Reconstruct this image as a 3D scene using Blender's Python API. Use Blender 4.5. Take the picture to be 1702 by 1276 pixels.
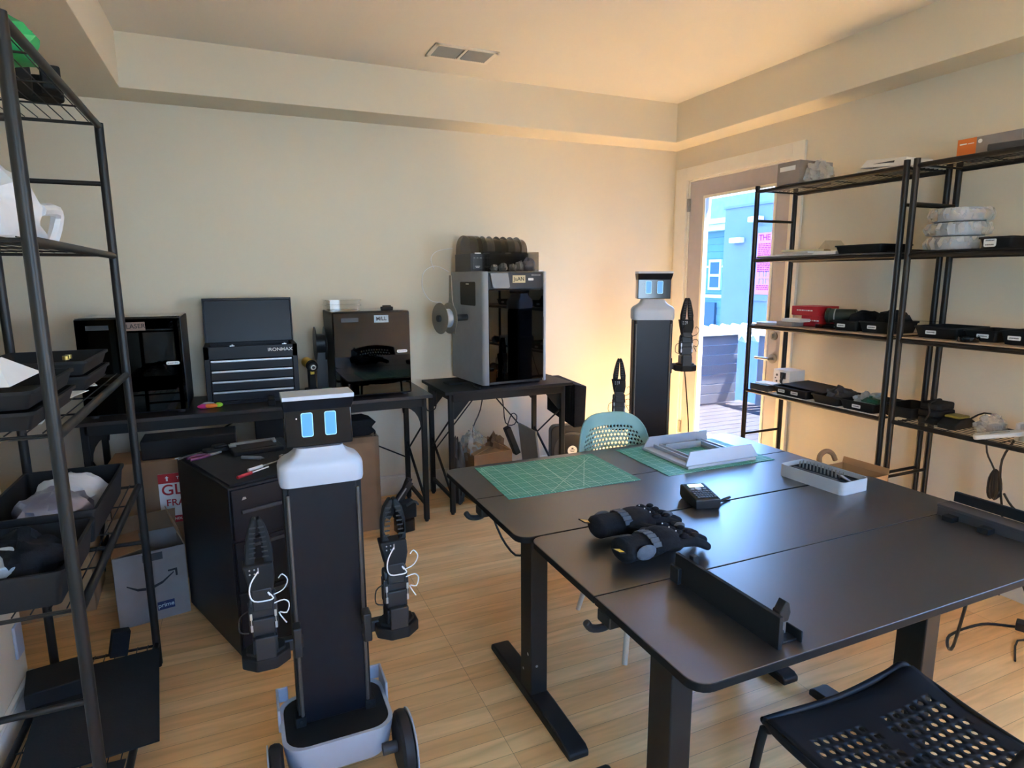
import bpy, bmesh, math, random
from mathutils import Matrix, Vector, Euler
random.seed(7)
for o in list(bpy.data.objects): bpy.data.objects.remove(o, do_unlink=True)
S = bpy.context.scene
COL = S.collection
PI = math.pi

# ------------------------------------------------------------------ camera, world, sun, exposure
def cam_axes(yaw, pit, rol):
    f = Vector((math.sin(yaw)*math.cos(pit), math.cos(yaw)*math.cos(pit), math.sin(pit)))
    r = Vector((math.cos(yaw), -math.sin(yaw), 0)); u = r.cross(f)
    return r*math.cos(rol)+u*math.sin(rol), -r*math.sin(rol)+u*math.cos(rol), f
r_, u_, f_ = cam_axes(0.412358, -0.171247, -0.0049536)
cd = bpy.data.cameras.new('camera'); cd.sensor_width = 36; cd.lens = 1031.87/1702*36
cd.clip_start = 0.02; cd.clip_end = 200
cam = bpy.data.objects.new('camera', cd); COL.objects.link(cam)
mw = Matrix.Identity(4)
for i in range(3):
    mw[i][0] = r_[i]; mw[i][1] = u_[i]; mw[i][2] = -f_[i]
mw[0][3], mw[1][3], mw[2][3] = 0, 0, 1.55
cam.matrix_world = mw
S.camera = cam
S.view_settings.view_transform = 'Standard'; S.view_settings.look = 'None'
S.view_settings.gamma = 1; S.view_settings.use_curve_mapping = False
S.view_settings.exposure = 2.1

W = bpy.data.worlds.new('sky'); S.world = W; W.use_nodes = True
nt = W.node_tree; nt.nodes.clear()
out = nt.nodes.new('ShaderNodeOutputWorld'); bg = nt.nodes.new('ShaderNodeBackground')
tc = nt.nodes.new('ShaderNodeTexCoord'); sp = nt.nodes.new('ShaderNodeSeparateXYZ'); cr = nt.nodes.new('ShaderNodeValToRGB')
nt.links.new(tc.outputs['Generated'], sp.inputs[0]); nt.links.new(sp.outputs['Z'], cr.inputs[0])
cr.color_ramp.elements[0].position = 0.0; cr.color_ramp.elements[0].color = (0.62, 0.80, 1.0, 1)
cr.color_ramp.elements[1].position = 0.32; cr.color_ramp.elements[1].color = (0.20, 0.46, 1.0, 1)
nt.links.new(cr.outputs[0], bg.inputs[0]); bg.inputs[1].default_value = 6.0
nt.links.new(bg.outputs[0], out.inputs[0])

sd = bpy.data.lights.new('sun', 'SUN'); sd.energy = 34; sd.angle = math.radians(0.6); sd.color = (1, 0.93, 0.82)
sun = bpy.data.objects.new('sun', sd); COL.objects.link(sun)
sun.rotation_euler = Vector((-0.42, 0.09, -1.0)).to_track_quat('-Z', 'Y').to_euler()
sun.location = (5, 2, 8)

# ceiling light fixture behind the camera is added in its own builder

# ------------------------------------------------------------------ materials
def lin(h):
    h = h.lstrip('#'); v = [int(h[i:i+2], 16)/255 for i in (0, 2, 4)]
    return tuple((x/12.92 if x <= 0.04045 else ((x+0.055)/1.055)**2.4) for x in v)
def mat(name, col, rough=0.5, metal=0.0, var=0.06, scale=14.0, bump=0.0, bscale=120.0, spec=0.5, alpha=1.0, trans=0.0, emit=None, es=1.0, coat=0.0):
    m = bpy.data.materials.new(name); m.use_nodes = True
    n = m.node_tree.nodes; L = m.node_tree.links; b = n['Principled BSDF']
    c = lin(col) if isinstance(col, str) else col
    t = n.new('ShaderNodeTexCoord'); no = n.new('ShaderNodeTexNoise'); no.inputs['Scale'].default_value = scale; no.inputs['Detail'].default_value = 4
    L.new(t.outputs['Object'], no.inputs['Vector'])
    r = n.new('ShaderNodeValToRGB'); r.color_ramp.elements[0].position = 0.3; r.color_ramp.elements[1].position = 0.7
    r.color_ramp.elements[0].color = tuple(max(0, x*(1-var)) for x in c)+(1,)
    r.color_ramp.elements[1].color = tuple(min(1, x*(1+var)) for x in c)+(1,)
    L.new(no.outputs['Fac'], r.inputs[0]); L.new(r.outputs[0], b.inputs['Base Color'])
    b.inputs['Roughness'].default_value = rough; b.inputs['Metallic'].default_value = metal
    b.inputs['Specular IOR Level'].default_value = spec
    if coat: b.inputs['Coat Weight'].default_value = coat
    if alpha < 1: b.inputs['Alpha'].default_value = alpha
    if trans: b.inputs['Transmission Weight'].default_value = trans
    if bump:
        n2 = n.new('ShaderNodeTexNoise'); n2.inputs['Scale'].default_value = bscale; L.new(t.outputs['Object'], n2.inputs['Vector'])
        bp = n.new('ShaderNodeBump'); bp.inputs['Strength'].default_value = bump; bp.inputs['Distance'].default_value = 0.002
        L.new(n2.outputs['Fac'], bp.inputs['Height']); L.new(bp.outputs[0], b.inputs['Normal'])
    if emit:
        b.inputs['Emission Color'].default_value = lin(emit)+(1,); b.inputs['Emission Strength'].default_value = es
    return m
def glass(name, tint, refl=0.08, rough=0.02, ior=1.45):
    m = bpy.data.materials.new(name); m.use_nodes = True; n = m.node_tree.nodes; L = m.node_tree.links; n.clear()
    o = n.new('ShaderNodeOutputMaterial'); mx = n.new('ShaderNodeMixShader'); tr = n.new('ShaderNodeBsdfTransparent'); g = n.new('ShaderNodeBsdfGlossy')
    fr = n.new('ShaderNodeFresnel'); fr.inputs['IOR'].default_value = ior
    no = n.new('ShaderNodeTexNoise'); no.inputs['Scale'].default_value = 4; rr = n.new('ShaderNodeMapRange')
    rr.inputs['To Min'].default_value = rough*0.8; rr.inputs['To Max'].default_value = rough*1.2
    L.new(no.outputs['Fac'], rr.inputs['Value']); L.new(rr.outputs[0], g.inputs['Roughness'])
    tr.inputs[0].default_value = tuple(tint)+(1,)
    g.inputs[0].default_value = (1, 1, 1, 1)
    ge = n.new('ShaderNodeNewGeometry'); iv = n.new('ShaderNodeMath'); iv.operation = 'SUBTRACT'; iv.inputs[0].default_value = 1.0
    L.new(ge.outputs['Backfacing'], iv.inputs[1]); mu = n.new('ShaderNodeMath'); mu.operation = 'MULTIPLY'
    L.new(fr.outputs[0], mu.inputs[0]); L.new(iv.outputs[0], mu.inputs[1])
    L.new(mu.outputs[0], mx.inputs[0]); L.new(tr.outputs[0], mx.inputs[1]); L.new(g.outputs[0], mx.inputs[2]); L.new(mx.outputs[0], o.inputs[0])
    return m

K = {}
K['wall'] = mat('wall_paint', '#e2d7bf', 0.75, var=0.015, scale=2, bump=0.06, bscale=220, spec=0.3)
K['ceil'] = mat('ceiling_paint', '#e3ddcf', 0.8, var=0.015, scale=2, bump=0.05, bscale=200, spec=0.3)
K['trim'] = mat('white_trim_paint', '#e6e0d2', 0.4, var=0.02)
K['door'] = mat('door_paint', '#b2acae', 0.42, var=0.03)
K['white'] = mat('white_plastic', '#adb3be', 0.38, var=0.02)
K['whitem'] = mat('matt_white_plastic', '#d2d0cb', 0.6, var=0.03)
K['black'] = mat('black_plastic', '#1c1d20', 0.45, var=0.15)
K['blackm'] = mat('matt_black_plastic', '#0f1012', 0.7, spec=0.35, var=0.2, bump=0.15)
K['gloss'] = mat('gloss_black', '#0b0c10', 0.12, var=0.1)
K['panel'] = mat('black_satin_panel', '#0c0f18', 0.36, var=0.1, spec=0.3)
K['bmetal'] = mat('black_powder_coated_steel', '#191817', 0.6, metal=0.0, spec=0.3, var=0.12, bump=0.1, bscale=400)
K['rack'] = mat('rack_black_enamel', '#1a1817', 0.42, metal=0.0, var=0.12, spec=0.35)
K['desk'] = mat('desk_black_laminate', '#1e1d1d', 0.33, var=0.12, scale=25, bump=0.06, bscale=500, spec=0.9, coat=1.0)
K['desk'].node_tree.nodes['Principled BSDF'].inputs['Coat Roughness'].default_value = 0.44
K['deskedge'] = mat('desk_edge_band', '#141312', 0.8, var=0.1, spec=0.2)
K['chairblack'] = mat('chair_matt_black', '#101012', 0.62, var=0.1, spec=0.3)
K['rodsteel'] = mat('dim_rod_steel', '#6a6662', 0.4, metal=0.7, var=0.08)
K['table'] = mat('workbench_dark_laminate', '#2a221f', 0.4, var=0.25, scale=30)
K['grey'] = mat('grey_plastic', '#8a8a8a', 0.4, var=0.04)
K['lgrey'] = mat('light_grey_plastic', '#aeb2b4', 0.4, var=0.03)
K['silver'] = mat('brushed_silver', '#b8bcc0', 0.3, metal=0.9, var=0.06)
K['steel'] = mat('satin_steel', '#9c9890', 0.35, metal=0.8, var=0.08)
K['dgrey'] = mat('dark_grey_plastic', '#3a3b3d', 0.5, var=0.1)
K['card'] = mat('cardboard', '#b08a60', 0.8, var=0.08, scale=8, bump=0.1)
K['carddark'] = mat('cardboard_brown', '#8a6c50', 0.8, var=0.1, scale=8, bump=0.1)
K['cardgrey'] = mat('grey_cardboard', '#8f8782', 0.7, var=0.06)
K['paper'] = mat('white_paper', '#eceae6', 0.7, var=0.02)
K['label'] = mat('label_white', '#e8e8e6', 0.6, var=0.02)
K['ink'] = mat('black_ink', '#222226', 0.6, var=0.1)
K['red'] = mat('red_card', '#b8202c', 0.5, var=0.06)
K['redink'] = mat('red_ink', '#b32028', 0.6, var=0.04)
K['orange'] = mat('orange_card', '#d9742e', 0.6, var=0.05)
K['yellow'] = mat('yellow_plastic', '#d9b23a', 0.45, var=0.05)
K['olive'] = mat('olive_yellow_plastic', '#8a7a2e', 0.5, var=0.1)
K['green'] = mat('green_plastic_film', '#2fa05a', 0.4, var=0.15)
K['pcb'] = mat('circuit_board_green', '#1d5a44', 0.5, var=0.2, scale=60)
K['teal'] = mat('teal_plastic', '#7fa8a0', 0.45, var=0.04)
K['wood_leg'] = mat('pale_leg', '#c8bca8', 0.5, var=0.06)
K['tan'] = mat('fibre_board', '#a58d74', 0.7, var=0.08, scale=30)
K['blue'] = mat('blue_fabric', '#2e4a6a', 0.8, var=0.1)
K['cord'] = mat('black_cord', '#18130f', 0.5, var=0.1)
K['wcord'] = mat('white_cord', '#e2e2e2', 0.5, var=0.04)
K['fabric'] = mat('black_fabric', '#121317', 0.9, var=0.3, scale=60, bump=0.5, bscale=260, spec=0.25)
K['fabricg'] = mat('grey_fabric', '#4a5058', 0.85, var=0.15, scale=60, bump=0.4, bscale=300)
K['foam'] = mat('black_foam_board', '#141414', 0.9, var=0.2, bump=0.3)
K['rubber'] = mat('tyre_rubber', '#17171a', 0.6, var=0.1)
K['eye'] = mat('eye_display', '#3a78c0', 0.3, var=0.02, emit='#58a8ff', es=0.13)
K['eye_rim'] = mat('eye_display_rim', '#8cb8e8', 0.3, var=0.02, emit='#a0d4ff', es=0.20)
K['screen'] = mat('lit_lcd', '#d8ffe0', 0.3, var=0.02, emit='#d4ffd8', es=0.6)
K['led'] = mat('led_strip', '#ffffff', 0.3, var=0.0, emit='#f4f8ff', es=0.5)
K['purple'] = mat('purple_rubber', '#6a2548', 0.5, var=0.15)
K['tape'] = mat('masking_tape', '#cfc39a', 0.7, var=0.04)
K['bluetape'] = mat('pale_tape', '#b4c6cc', 0.7, var=0.03)
K['darktape'] = mat('dim_tape', '#8a7468', 0.7, var=0.03)
K['coil'] = mat('grey_spool', '#8c8578', 0.6, var=0.04)
K['gl_clear'] = glass('clear_glass', (0.93, 0.96, 0.98))
K['gl_dark'] = glass('smoked_glass', (0.05, 0.058, 0.075), ior=1.5)
K['gl_vdark'] = glass('dark_smoked_glass', (0.012, 0.013, 0.018), ior=1.25)
K['gl_smoke'] = glass('smoked_clear_plastic', (0.42, 0.40, 0.39), rough=0.08)
K['gl_bin'] = glass('clear_tinted_bin', (0.72, 0.71, 0.69), rough=0.06, ior=1.3)
K['gl_plastic'] = glass('clear_plastic', (0.86, 0.86, 0.85), rough=0.06)
K['foil'] = mat('silver_foil_bag', '#9a96a4', 0.28, metal=0.6, var=0.1, bump=0.6, bscale=40)
K['bag'] = mat('crumpled_white_bag', '#d8dade', 0.45, var=0.06, bump=0.6, bscale=30)
K['clearbag'] = mat('clear_crinkled_film', '#d9d6cf', 0.18, var=0.05, alpha=0.35, bump=0.9, bscale=35)
K['mat'] = None

def cutting_mat():
    m = bpy.data.materials.new('cutting_mat_green'); m.use_nodes = True; n = m.node_tree.nodes; L = m.node_tree.links; b = n['Principled BSDF']
    t = n.new('ShaderNodeTexCoord')
    def brick(size, mortar, c1, c2):
        k = n.new('ShaderNodeTexBrick'); k.offset = 0; k.squash = 1
        k.inputs['Scale'].default_value = 1; k.inputs['Brick Width'].default_value = size; k.inputs['Row Height'].default_value = size
        k.inputs['Mortar Size'].default_value = mortar; k.inputs['Mortar Smooth'].default_value = 0.1
        k.inputs['Color1'].default_value = k.inputs['Color2'].default_value = c1+(1,); k.inputs['Mortar'].default_value = c2+(1,)
        L.new(t.outputs['Object'], k.inputs['Vector']); return k
    g = lin('#3f8f78'); l1 = lin('#66ae98'); l2 = lin('#a4d4c2')
    a = brick(0.0127, 0.0009, g, l1); c = brick(0.0508, 0.0013, (0, 0, 0), (1, 1, 1))
    mx = n.new('ShaderNodeMixRGB'); L.new(c.outputs['Color'], mx.inputs[0]); L.new(a.outputs['Color'], mx.inputs[1]); mx.inputs[2].default_value = l2+(1,)
    L.new(mx.outputs[0], b.inputs['Base Color']); b.inputs['Roughness'].default_value = 0.55
    return m
K['mat'] = cutting_mat()
K['matline'] = mat('mat_rule_line', '#b9dccb', 0.55, var=0.02)

def wood_floor():
    m = bpy.data.materials.new('oak_plank_floor'); m.use_nodes = True; n = m.node_tree.nodes; L = m.node_tree.links; b = n['Principled BSDF']
    t = n.new('ShaderNodeTexCoord')
    k = n.new('ShaderNodeTexBrick'); k.offset = 0.37; k.offset_frequency = 1
    k.inputs['Scale'].default_value = 1; k.inputs['Brick Width'].default_value = 1.15; k.inputs['Row Height'].default_value = 0.083
    k.inputs['Mortar Size'].default_value = 0.0009; k.inputs['Mortar Smooth'].default_value = 0.2; k.inputs['Bias'].default_value = 0
    k.inputs['Color1'].default_value = lin('#f4c98c')+(1,); k.inputs['Color2'].default_value = lin('#e9b374')+(1,); k.inputs['Mortar'].default_value = lin('#a87c50')+(1,)
    L.new(t.outputs['Object'], k.inputs['Vector'])
    mp = n.new('ShaderNodeMapping'); mp.inputs['Scale'].default_value = (0.9, 9, 1); L.new(t.outputs['Object'], mp.inputs[0])
    no = n.new('ShaderNodeTexNoise'); no.inputs['Scale'].default_value = 3; no.inputs['Detail'].default_value = 8; no.inputs['Distortion'].default_value = 0.8
    L.new(mp.outputs[0], no.inputs['Vector'])
    r = n.new('ShaderNodeValToRGB'); r.color_ramp.elements[0].position = 0.25; r.color_ramp.elements[0].color = (0.72, 0.66, 0.58, 1)
    r.color_ramp.elements[1].position = 0.62; r.color_ramp.elements[1].color = (1.08, 1.06, 1.02, 1)
    L.new(no.outputs['Fac'], r.inputs[0])
    mx = n.new('ShaderNodeMixRGB'); mx.blend_type = 'MULTIPLY'; mx.inputs[0].default_value = 0.75
    L.new(k.outputs['Color'], mx.inputs[1]); L.new(r.outputs[0], mx.inputs[2]); L.new(mx.outputs[0], b.inputs['Base Color'])
    b.inputs['Roughness'].default_value = 0.36
    bp = n.new('ShaderNodeBump'); bp.inputs['Strength'].default_value = 0.12; bp.inputs['Distance'].default_value = 0.002
    L.new(no.outputs['Fac'], bp.inputs['Height']); L.new(bp.outputs[0], b.inputs['Normal'])
    return m
K['floor'] = wood_floor()

# ------------------------------------------------------------------ mesh builder
class M:
    def __init__(s): s.v = []; s.f = []; s.mi = []
    def add(s, vs, fs, m=0, X=None):
        o = len(s.v)
        s.v += [tuple(X @ Vector(p)) if X is not None else tuple(p) for p in vs]
        s.f += [tuple(i+o for i in f) for f in fs]; s.mi += [m]*len(fs); return s
    def box(s, x0, x1, y0, y1, z0, z1, m=0, X=None):
        v = [(x, y, z) for x in (x0, x1) for y in (y0, y1) for z in (z0, z1)]
        return s.add(v, [(0, 1, 3, 2), (4, 6, 7, 5), (0, 4, 5, 1), (2, 3, 7, 6), (0, 2, 6, 4), (1, 5, 7, 3)], m, X)
    def cyl(s, p0, p1, r, r1=None, n=14, m=0, cap=True, X=None):
        p0, p1 = Vector(p0), Vector(p1); r1 = r if r1 is None else r1
        d = (p1-p0).normalized(); a = d.orthogonal().normalized(); b = d.cross(a)
        v = []
        for p, q in ((p0, r), (p1, r1)):
            for i in range(n):
                t = 2*PI*i/n; v.append(p+a*math.cos(t)*q+b*math.sin(t)*q)
        f = [(i, (i+1) % n, n+(i+1) % n, n+i) for i in range(n)]
        if cap: f += [tuple(range(n-1, -1, -1)), tuple(range(n, 2*n))]
        return s.add(v, f, m, X)
    def tube(s, pts, r, n=8, m=0, closed=False, sm=3, X=None):
        P = [Vector(p) for p in pts]
        if sm > 1 and len(P) > 2:
            Q = []; N = len(P)
            for i in range(N if closed else N-1):
                g = lambda k: P[k % N] if closed else P[max(0, min(N-1, k))]
                a, b, c, d = g(i-1), g(i), g(i+1), g(i+2)
                for j in range(sm):
                    t = j/sm; Q.append(0.5*((2*b)+(c-a)*t+(2*a-5*b+4*c-d)*t*t+(3*b-a-3*c+d)*t**3))
            if not closed: Q.append(P[-1])
            P = Q
        N = len(P); rings = []; a = None; v = []
        for i in range(N):
            d = ((P[(i+1) % N]-P[i-1]) if closed else (P[min(i+1, N-1)]-P[max(i-1, 0)]))
            if d.length < 1e-9: d = Vector((0, 0, 1))
            d.normalize()
            if a is None: a = d.orthogonal().normalized()
            a = (a-d*a.dot(d)); a = a.normalized() if a.length > 1e-6 else d.orthogonal().normalized()
            b = d.cross(a)
            for k in range(n):
                t = 2*PI*k/n; v.append(P[i]+a*math.cos(t)*r+b*math.sin(t)*r)
        f = []
        for i in range(N if closed else N-1):
            j = (i+1) % N
            for k in range(n): f.append((i*n+k, i*n+(k+1) % n, j*n+(k+1) % n, j*n+k))
        if not closed: f += [tuple(range(n-1, -1, -1)), tuple((N-1)*n+k for k in range(n))]
        return s.add(v, f, m, X)
    def lathe(s, prof, n=28, m=0, X=None):
        v = []; f = []
        for r, z in prof:
            for i in range(n):
                t = 2*PI*i/n; v.append((max(r, 1e-4)*math.cos(t), max(r, 1e-4)*math.sin(t), z))
        for j in range(len(prof)-1):
            for i in range(n): f.append((j*n+i, j*n+(i+1) % n, (j+1)*n+(i+1) % n, (j+1)*n+i))
        f += [tuple(range(n-1, -1, -1)), tuple((len(prof)-1)*n+i for i in range(n))]
        return s.add(v, f, m, X)
    def prism(s, poly, z0, z1, m=0, X=None):
        n = len(poly)
        v = [(x, y, z0) for x, y in poly]+[(x, y, z1) for x, y in poly]
        f = [(i, (i+1) % n, n+(i+1) % n, n+i) for i in range(n)]+[tuple(range(n-1, -1, -1)), tuple(range(n, 2*n))]
        return s.add(v, f, m, X)
    def loft(s, rings, m=0, cap=True, X=None):
        n = len(rings[0]); v = [p for r in rings for p in r]; f = []
        for j in range(len(rings)-1):
            for i in range(n): f.append((j*n+i, j*n+(i+1) % n, (j+1)*n+(i+1) % n, (j+1)*n+i))
        if cap: f += [tuple(range(n-1, -1, -1)), tuple((len(rings)-1)*n+i for i in range(n))]
        return s.add(v, f, m, X)
    def ell(s, c, r, m=0, n=14, X=None):
        v = []; f = []; h = n//2
        for j in range(h+1):
            a = PI*j/h
            for i in range(n):
                t = 2*PI*i/n; q = max(math.sin(a), 1e-3)
                v.append((c[0]+r[0]*q*math.cos(t), c[1]+r[1]*q*math.sin(t), c[2]+r[2]*math.cos(a)))
        for j in range(h):
            for i in range(n): f.append((j*n+i, (j+1)*n+i, (j+1)*n+(i+1) % n, j*n+(i+1) % n))
        f += [tuple(range(n)), tuple(h*n+i for i in range(n-1, -1, -1))]
        return s.add(v, f, m, X)
    def sheet(s, fn, nu, nv, m=0, X=None):
        v = [fn(i/nu, j/nv) for j in range(nv+1) for i in range(nu+1)]
        f = [(j*(nu+1)+i, j*(nu+1)+i+1, (j+1)*(nu+1)+i+1, (j+1)*(nu+1)+i) for j in range(nv) for i in range(nu)]
        return s.add(v, f, m, X)

def rrect(x0, x1, y0, y1, r, n=5):
    pts = []
    for cx, cy, a in ((x1-r, y1-r, 0), (x0+r, y1-r, 90), (x0+r, y0+r, 180), (x1-r, y0+r, 270)):
        for i in range(n+1):
            t = math.radians(a+90*i/n); pts.append((cx+r*math.cos(t), cy+r*math.sin(t)))
    return pts

def link(o, parent=None):
    COL.objects.link(o)
    if parent is not None: o.parent = parent
    return o
def part(name, mb, ms, parent=None, loc=(0, 0, 0), rot=(0, 0, 0), bevel=0.0, solid=0.0, sub=0, remesh=0.0, flat=False, label=None, bseg=2, weld=False):
    me = bpy.data.meshes.new(name)
    bm = bmesh.new(); vs = [bm.verts.new(v) for v in mb.v]
    for f, mi in zip(mb.f, mb.mi):
        try: q = bm.faces.new([vs[i] for i in f]); q.material_index = mi; q.smooth = not flat
        except ValueError: pass
    if weld: bmesh.ops.remove_doubles(bm, verts=bm.verts[:], dist=1e-5)
    bmesh.ops.recalc_face_normals(bm, faces=bm.faces[:])
    bm.to_mesh(me); bm.free()
    for k in (ms if isinstance(ms, (list, tuple)) else [ms]): me.materials.append(K[k] if isinstance(k, str) else k)
    if not flat: me.set_sharp_from_angle(angle=math.radians(38))
    o = bpy.data.objects.new(name, me); link(o, parent); o.location = loc; o.rotation_euler = rot
    if remesh:
        q = o.modifiers.new('r', 'REMESH'); q.mode = 'VOXEL'; q.voxel_size = remesh; q.use_smooth_shade = True
        w = o.modifiers.new('s', 'SMOOTH'); w.factor = 0.6; w.iterations = 4
    if solid: q = o.modifiers.new('s', 'SOLIDIFY'); q.thickness = solid; q.offset = 0
    if sub: q = o.modifiers.new('u', 'SUBSURF'); q.levels = sub; q.render_levels = sub
    if bevel:
        q = o.modifiers.new('b', 'BEVEL'); q.width = bevel; q.segments = bseg; q.limit_method = 'ANGLE'; q.angle_limit = math.radians(35)
        q.harden_normals = False
    if label: o['label'] = label
    return o
def tag(o, label, cat, group=None, kind=None):
    o['label'] = label; o['category'] = cat
    if group: o['group'] = group
    if kind: o['kind'] = kind
    return o
def T(name, label, cat, loc, rz=0, group=None):
    o = bpy.data.objects.new(name, None); COL.objects.link(o); o.empty_display_size = 0.05
    o.location = loc; o.rotation_euler = (0, 0, rz); return tag(o, label, cat, group)
def struct(name, mb, ms, **kw):
    o = part(name, mb, ms, **kw)
    if o.parent is None: o['kind'] = 'structure'
    return o
def copy_tree(o, parent=None):
    c = o.copy(); COL.objects.link(c); c.parent = parent
    for ch in list(o.children): copy_tree(ch, c)
    return c
def letters(s, size, parent, loc, rot, mk, name='lettering', align='CENTER', ext=0.0003, sx=1.0):
    cu = bpy.data.curves.new('t', 'FONT'); cu.body = s; cu.size = size; cu.extrude = ext; cu.align_x = align; cu.align_y = 'CENTER'; cu.offset = size*0.012
    t = bpy.data.objects.new('t', cu); COL.objects.link(t)
    me = bpy.data.meshes.new_from_object(t.evaluated_get(bpy.context.evaluated_depsgraph_get()))
    bpy.data.objects.remove(t, do_unlink=True)
    me.materials.clear(); me.materials.append(K[mk]); me.name = name
    o = bpy.data.objects.new(name, me); link(o, parent); o.location = loc; o.rotation_euler = rot; o.scale = (sx, 1, 1)
    return o
FRONT = (PI/2, 0, 0)      # text on a face that looks to -Y
LEFTF = (PI/2, 0, -PI/2)  # text on a face that looks to -X

def bars_label(name, w, h, parent, loc, rot, back='label', n=9, seed=1, rows=1):
    """small white sticker with a row of tiny unreadable dark strokes"""
    rnd = random.Random(seed); m = M(); m.prism(rrect(-w/2, w/2, -h/2, h/2, h*0.2, 3), 0, 0.0006)
    o = part(name, m, back, parent, loc, rot)
    k = M(); 
    for r in range(rows):
        yc = (0 if rows == 1 else h*(0.25-0.5*r/(rows-1)))
        x = -w*0.36
        while x < w*0.34:
            q = w*rnd.uniform(0.03, 0.06); k.box(x, x+q, yc-h*0.13/rows, yc+h*rnd.uniform(0.08, 0.16)/rows, 0.0006, 0.0009); x += q+w*0.02
    part('print', k, 'ink', o)
    return o

# ------------------------------------------------------------------ room
XW, YW, YF = 3.337, 4.29, -1.6
ZS, ZC = 2.539, 2.815
XL = -2.3
m = M(); m.box(XL-0.15, XW, YF-0.15, YW, -0.1, 0); struct('floor', m, 'floor')
m = M(); m.box(XL-0.15, XW+0.15, YF-0.15, YW+0.15, ZC, ZC+0.15); struct('ceiling', m, 'ceil')
m = M(); m.box(XL-0.15, XW, YW, YW+0.15, 0, ZC); struct('wall_back', m, 'wall')
m = M(); m.box(XL-0.15, XW+0.02, 4.01, YW+0.02, ZS, ZC+0.02); struct('trim_1', m, 'wall', bevel=0.003)
m = M(); m.box(3.116, XW+0.02, YF-0.02, 4.02, ZS, ZC+0.02); struct('trim_2', m, 'wall', bevel=0.003)
m = M(); m.box(XL-0.15, -0.488, YF-0.02, 4.02, ZS, ZC+0.02); struct('trim_3', m, 'wall', bevel=0.003)
# right wall with the door opening and, nearer and out of view, a window added to light the room
DY0, DY1, DZ = 3.09, 4.118, 2.29
wy0, wy1, wz0, wz1 = -1.5, 0.25, 0.8, 2.25
m = M(); m.box(XW, XW+0.15, YF-0.15, wy0, 0, ZC); m.box(XW, XW+0.15, wy1, DY0, 0, ZC); m.box(XW, XW+0.15, wy0, wy1, 0, wz0); m.box(XW, XW+0.15, wy0, wy1, wz1, ZC)
m.box(XW, XW+0.15, DY1, YW+0.15, 0, ZC); m.box(XW, XW+0.15, DY0, DY1, DZ, ZC)
struct('wall_right', m, 'wall')
m = M(); m.box(-0.92, -0.80, YF, 2.6, 0, ZS); struct('wall_left', m, 'wall', bevel=0.004)
m = M(); m.box(XL-0.15, XL, YF, YW, 0, ZS); struct('wall_alcove', m, 'wall')
m = M(); vx0, vx1, vz0, vz1 = -0.1, 1.12, 0.9, 2.15
m.box(XL-0.15, vx0, YF-0.15, YF, 0, ZC); m.box(vx1, XW, YF-0.15, YF, 0, ZC); m.box(vx0, vx1, YF-0.15, YF, 0, vz0); m.box(vx0, vx1, YF-0.15, YF, vz1, ZC)
struct('wall_front', m, 'wall')
m = M()
for a, b in ((vx0, vx0+0.05), (vx1-0.05, vx1), (0.48, 0.54)): m.box(a, b, YF-0.11, YF-0.03, vz0, vz1)
m.box(vx0, vx1, YF-0.11, YF-0.03, vz0, vz0+0.05); m.box(vx0, vx1, YF-0.11, YF-0.03, vz1-0.05, vz1)
w = struct('added_window_2', m, 'trim')  # unseen rear window, added to bring more daylight in from behind the camera
m = M(); m.box(vx0+0.05, vx1-0.05, YF-0.075, YF-0.069, vz0+0.05, vz1-0.05); part('pane', m, 'gl_clear', w)
m = M()
for a, b in ((wy0, wy0+0.05), (wy1-0.05, wy1), (-0.65, -0.59)): m.box(XW+0.03, XW+0.11, a, b, wz0, wz1)
m.box(XW+0.03, XW+0.11, wy0, wy1, wz0, wz0+0.05); m.box(XW+0.03, XW+0.11, wy0, wy1, wz1-0.05, wz1)
w = struct('added_window_1', m, 'trim')  # out of view, added as a source of side daylight
m = M(); m.box(XW+0.069, XW+0.075, wy0+0.05, wy1-0.05, wz0+0.05, wz1-0.05); part('pane', m, 'gl_clear', w)
# baseboards
def base(name, x0, x1, y0, y1):
    m = M(); m.box(x0, x1, y0, y1, 0, 0.13); m.box(x0 if x1-x0 > 0.05 or x0 < 0 else x0+0.004, x1, y0 if y1-y0 > 0.05 else y0+0.004, y1, 0.13, 0.145)
    struct(name, m, 'trim', bevel=0.003)
base('baseboard_back', XL, XW, YW-0.018, YW)
base('baseboard_right', XW-0.018, XW, YF, 2.99)
base('baseboard_left', -0.80, -0.782, YF, 2.6)
m = M(); m.box(-0.92, -0.80, 2.6, 2.618, 0, 0.13); struct('baseboard_end', m, 'trim', bevel=0.003)
# door frame
m = M(); xa = XW-0.02
m.box(xa, XW, DY1, 4.25, 0, 2.385); m.box(xa, XW, 2.995, DY0, 0, 2.385); m.box(xa, XW, DY0, DY1, DZ, 2.385)
m.box(XW, XW+0.15, DY1-0.012, DY1, 0, DZ); m.box(XW, XW+0.15, DY0, DY0+0.012, 0, DZ); m.box(XW, XW+0.15, DY0, DY1, DZ-0.012, DZ)
struct('trim_4', m, 'trim', bevel=0.003)
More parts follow.
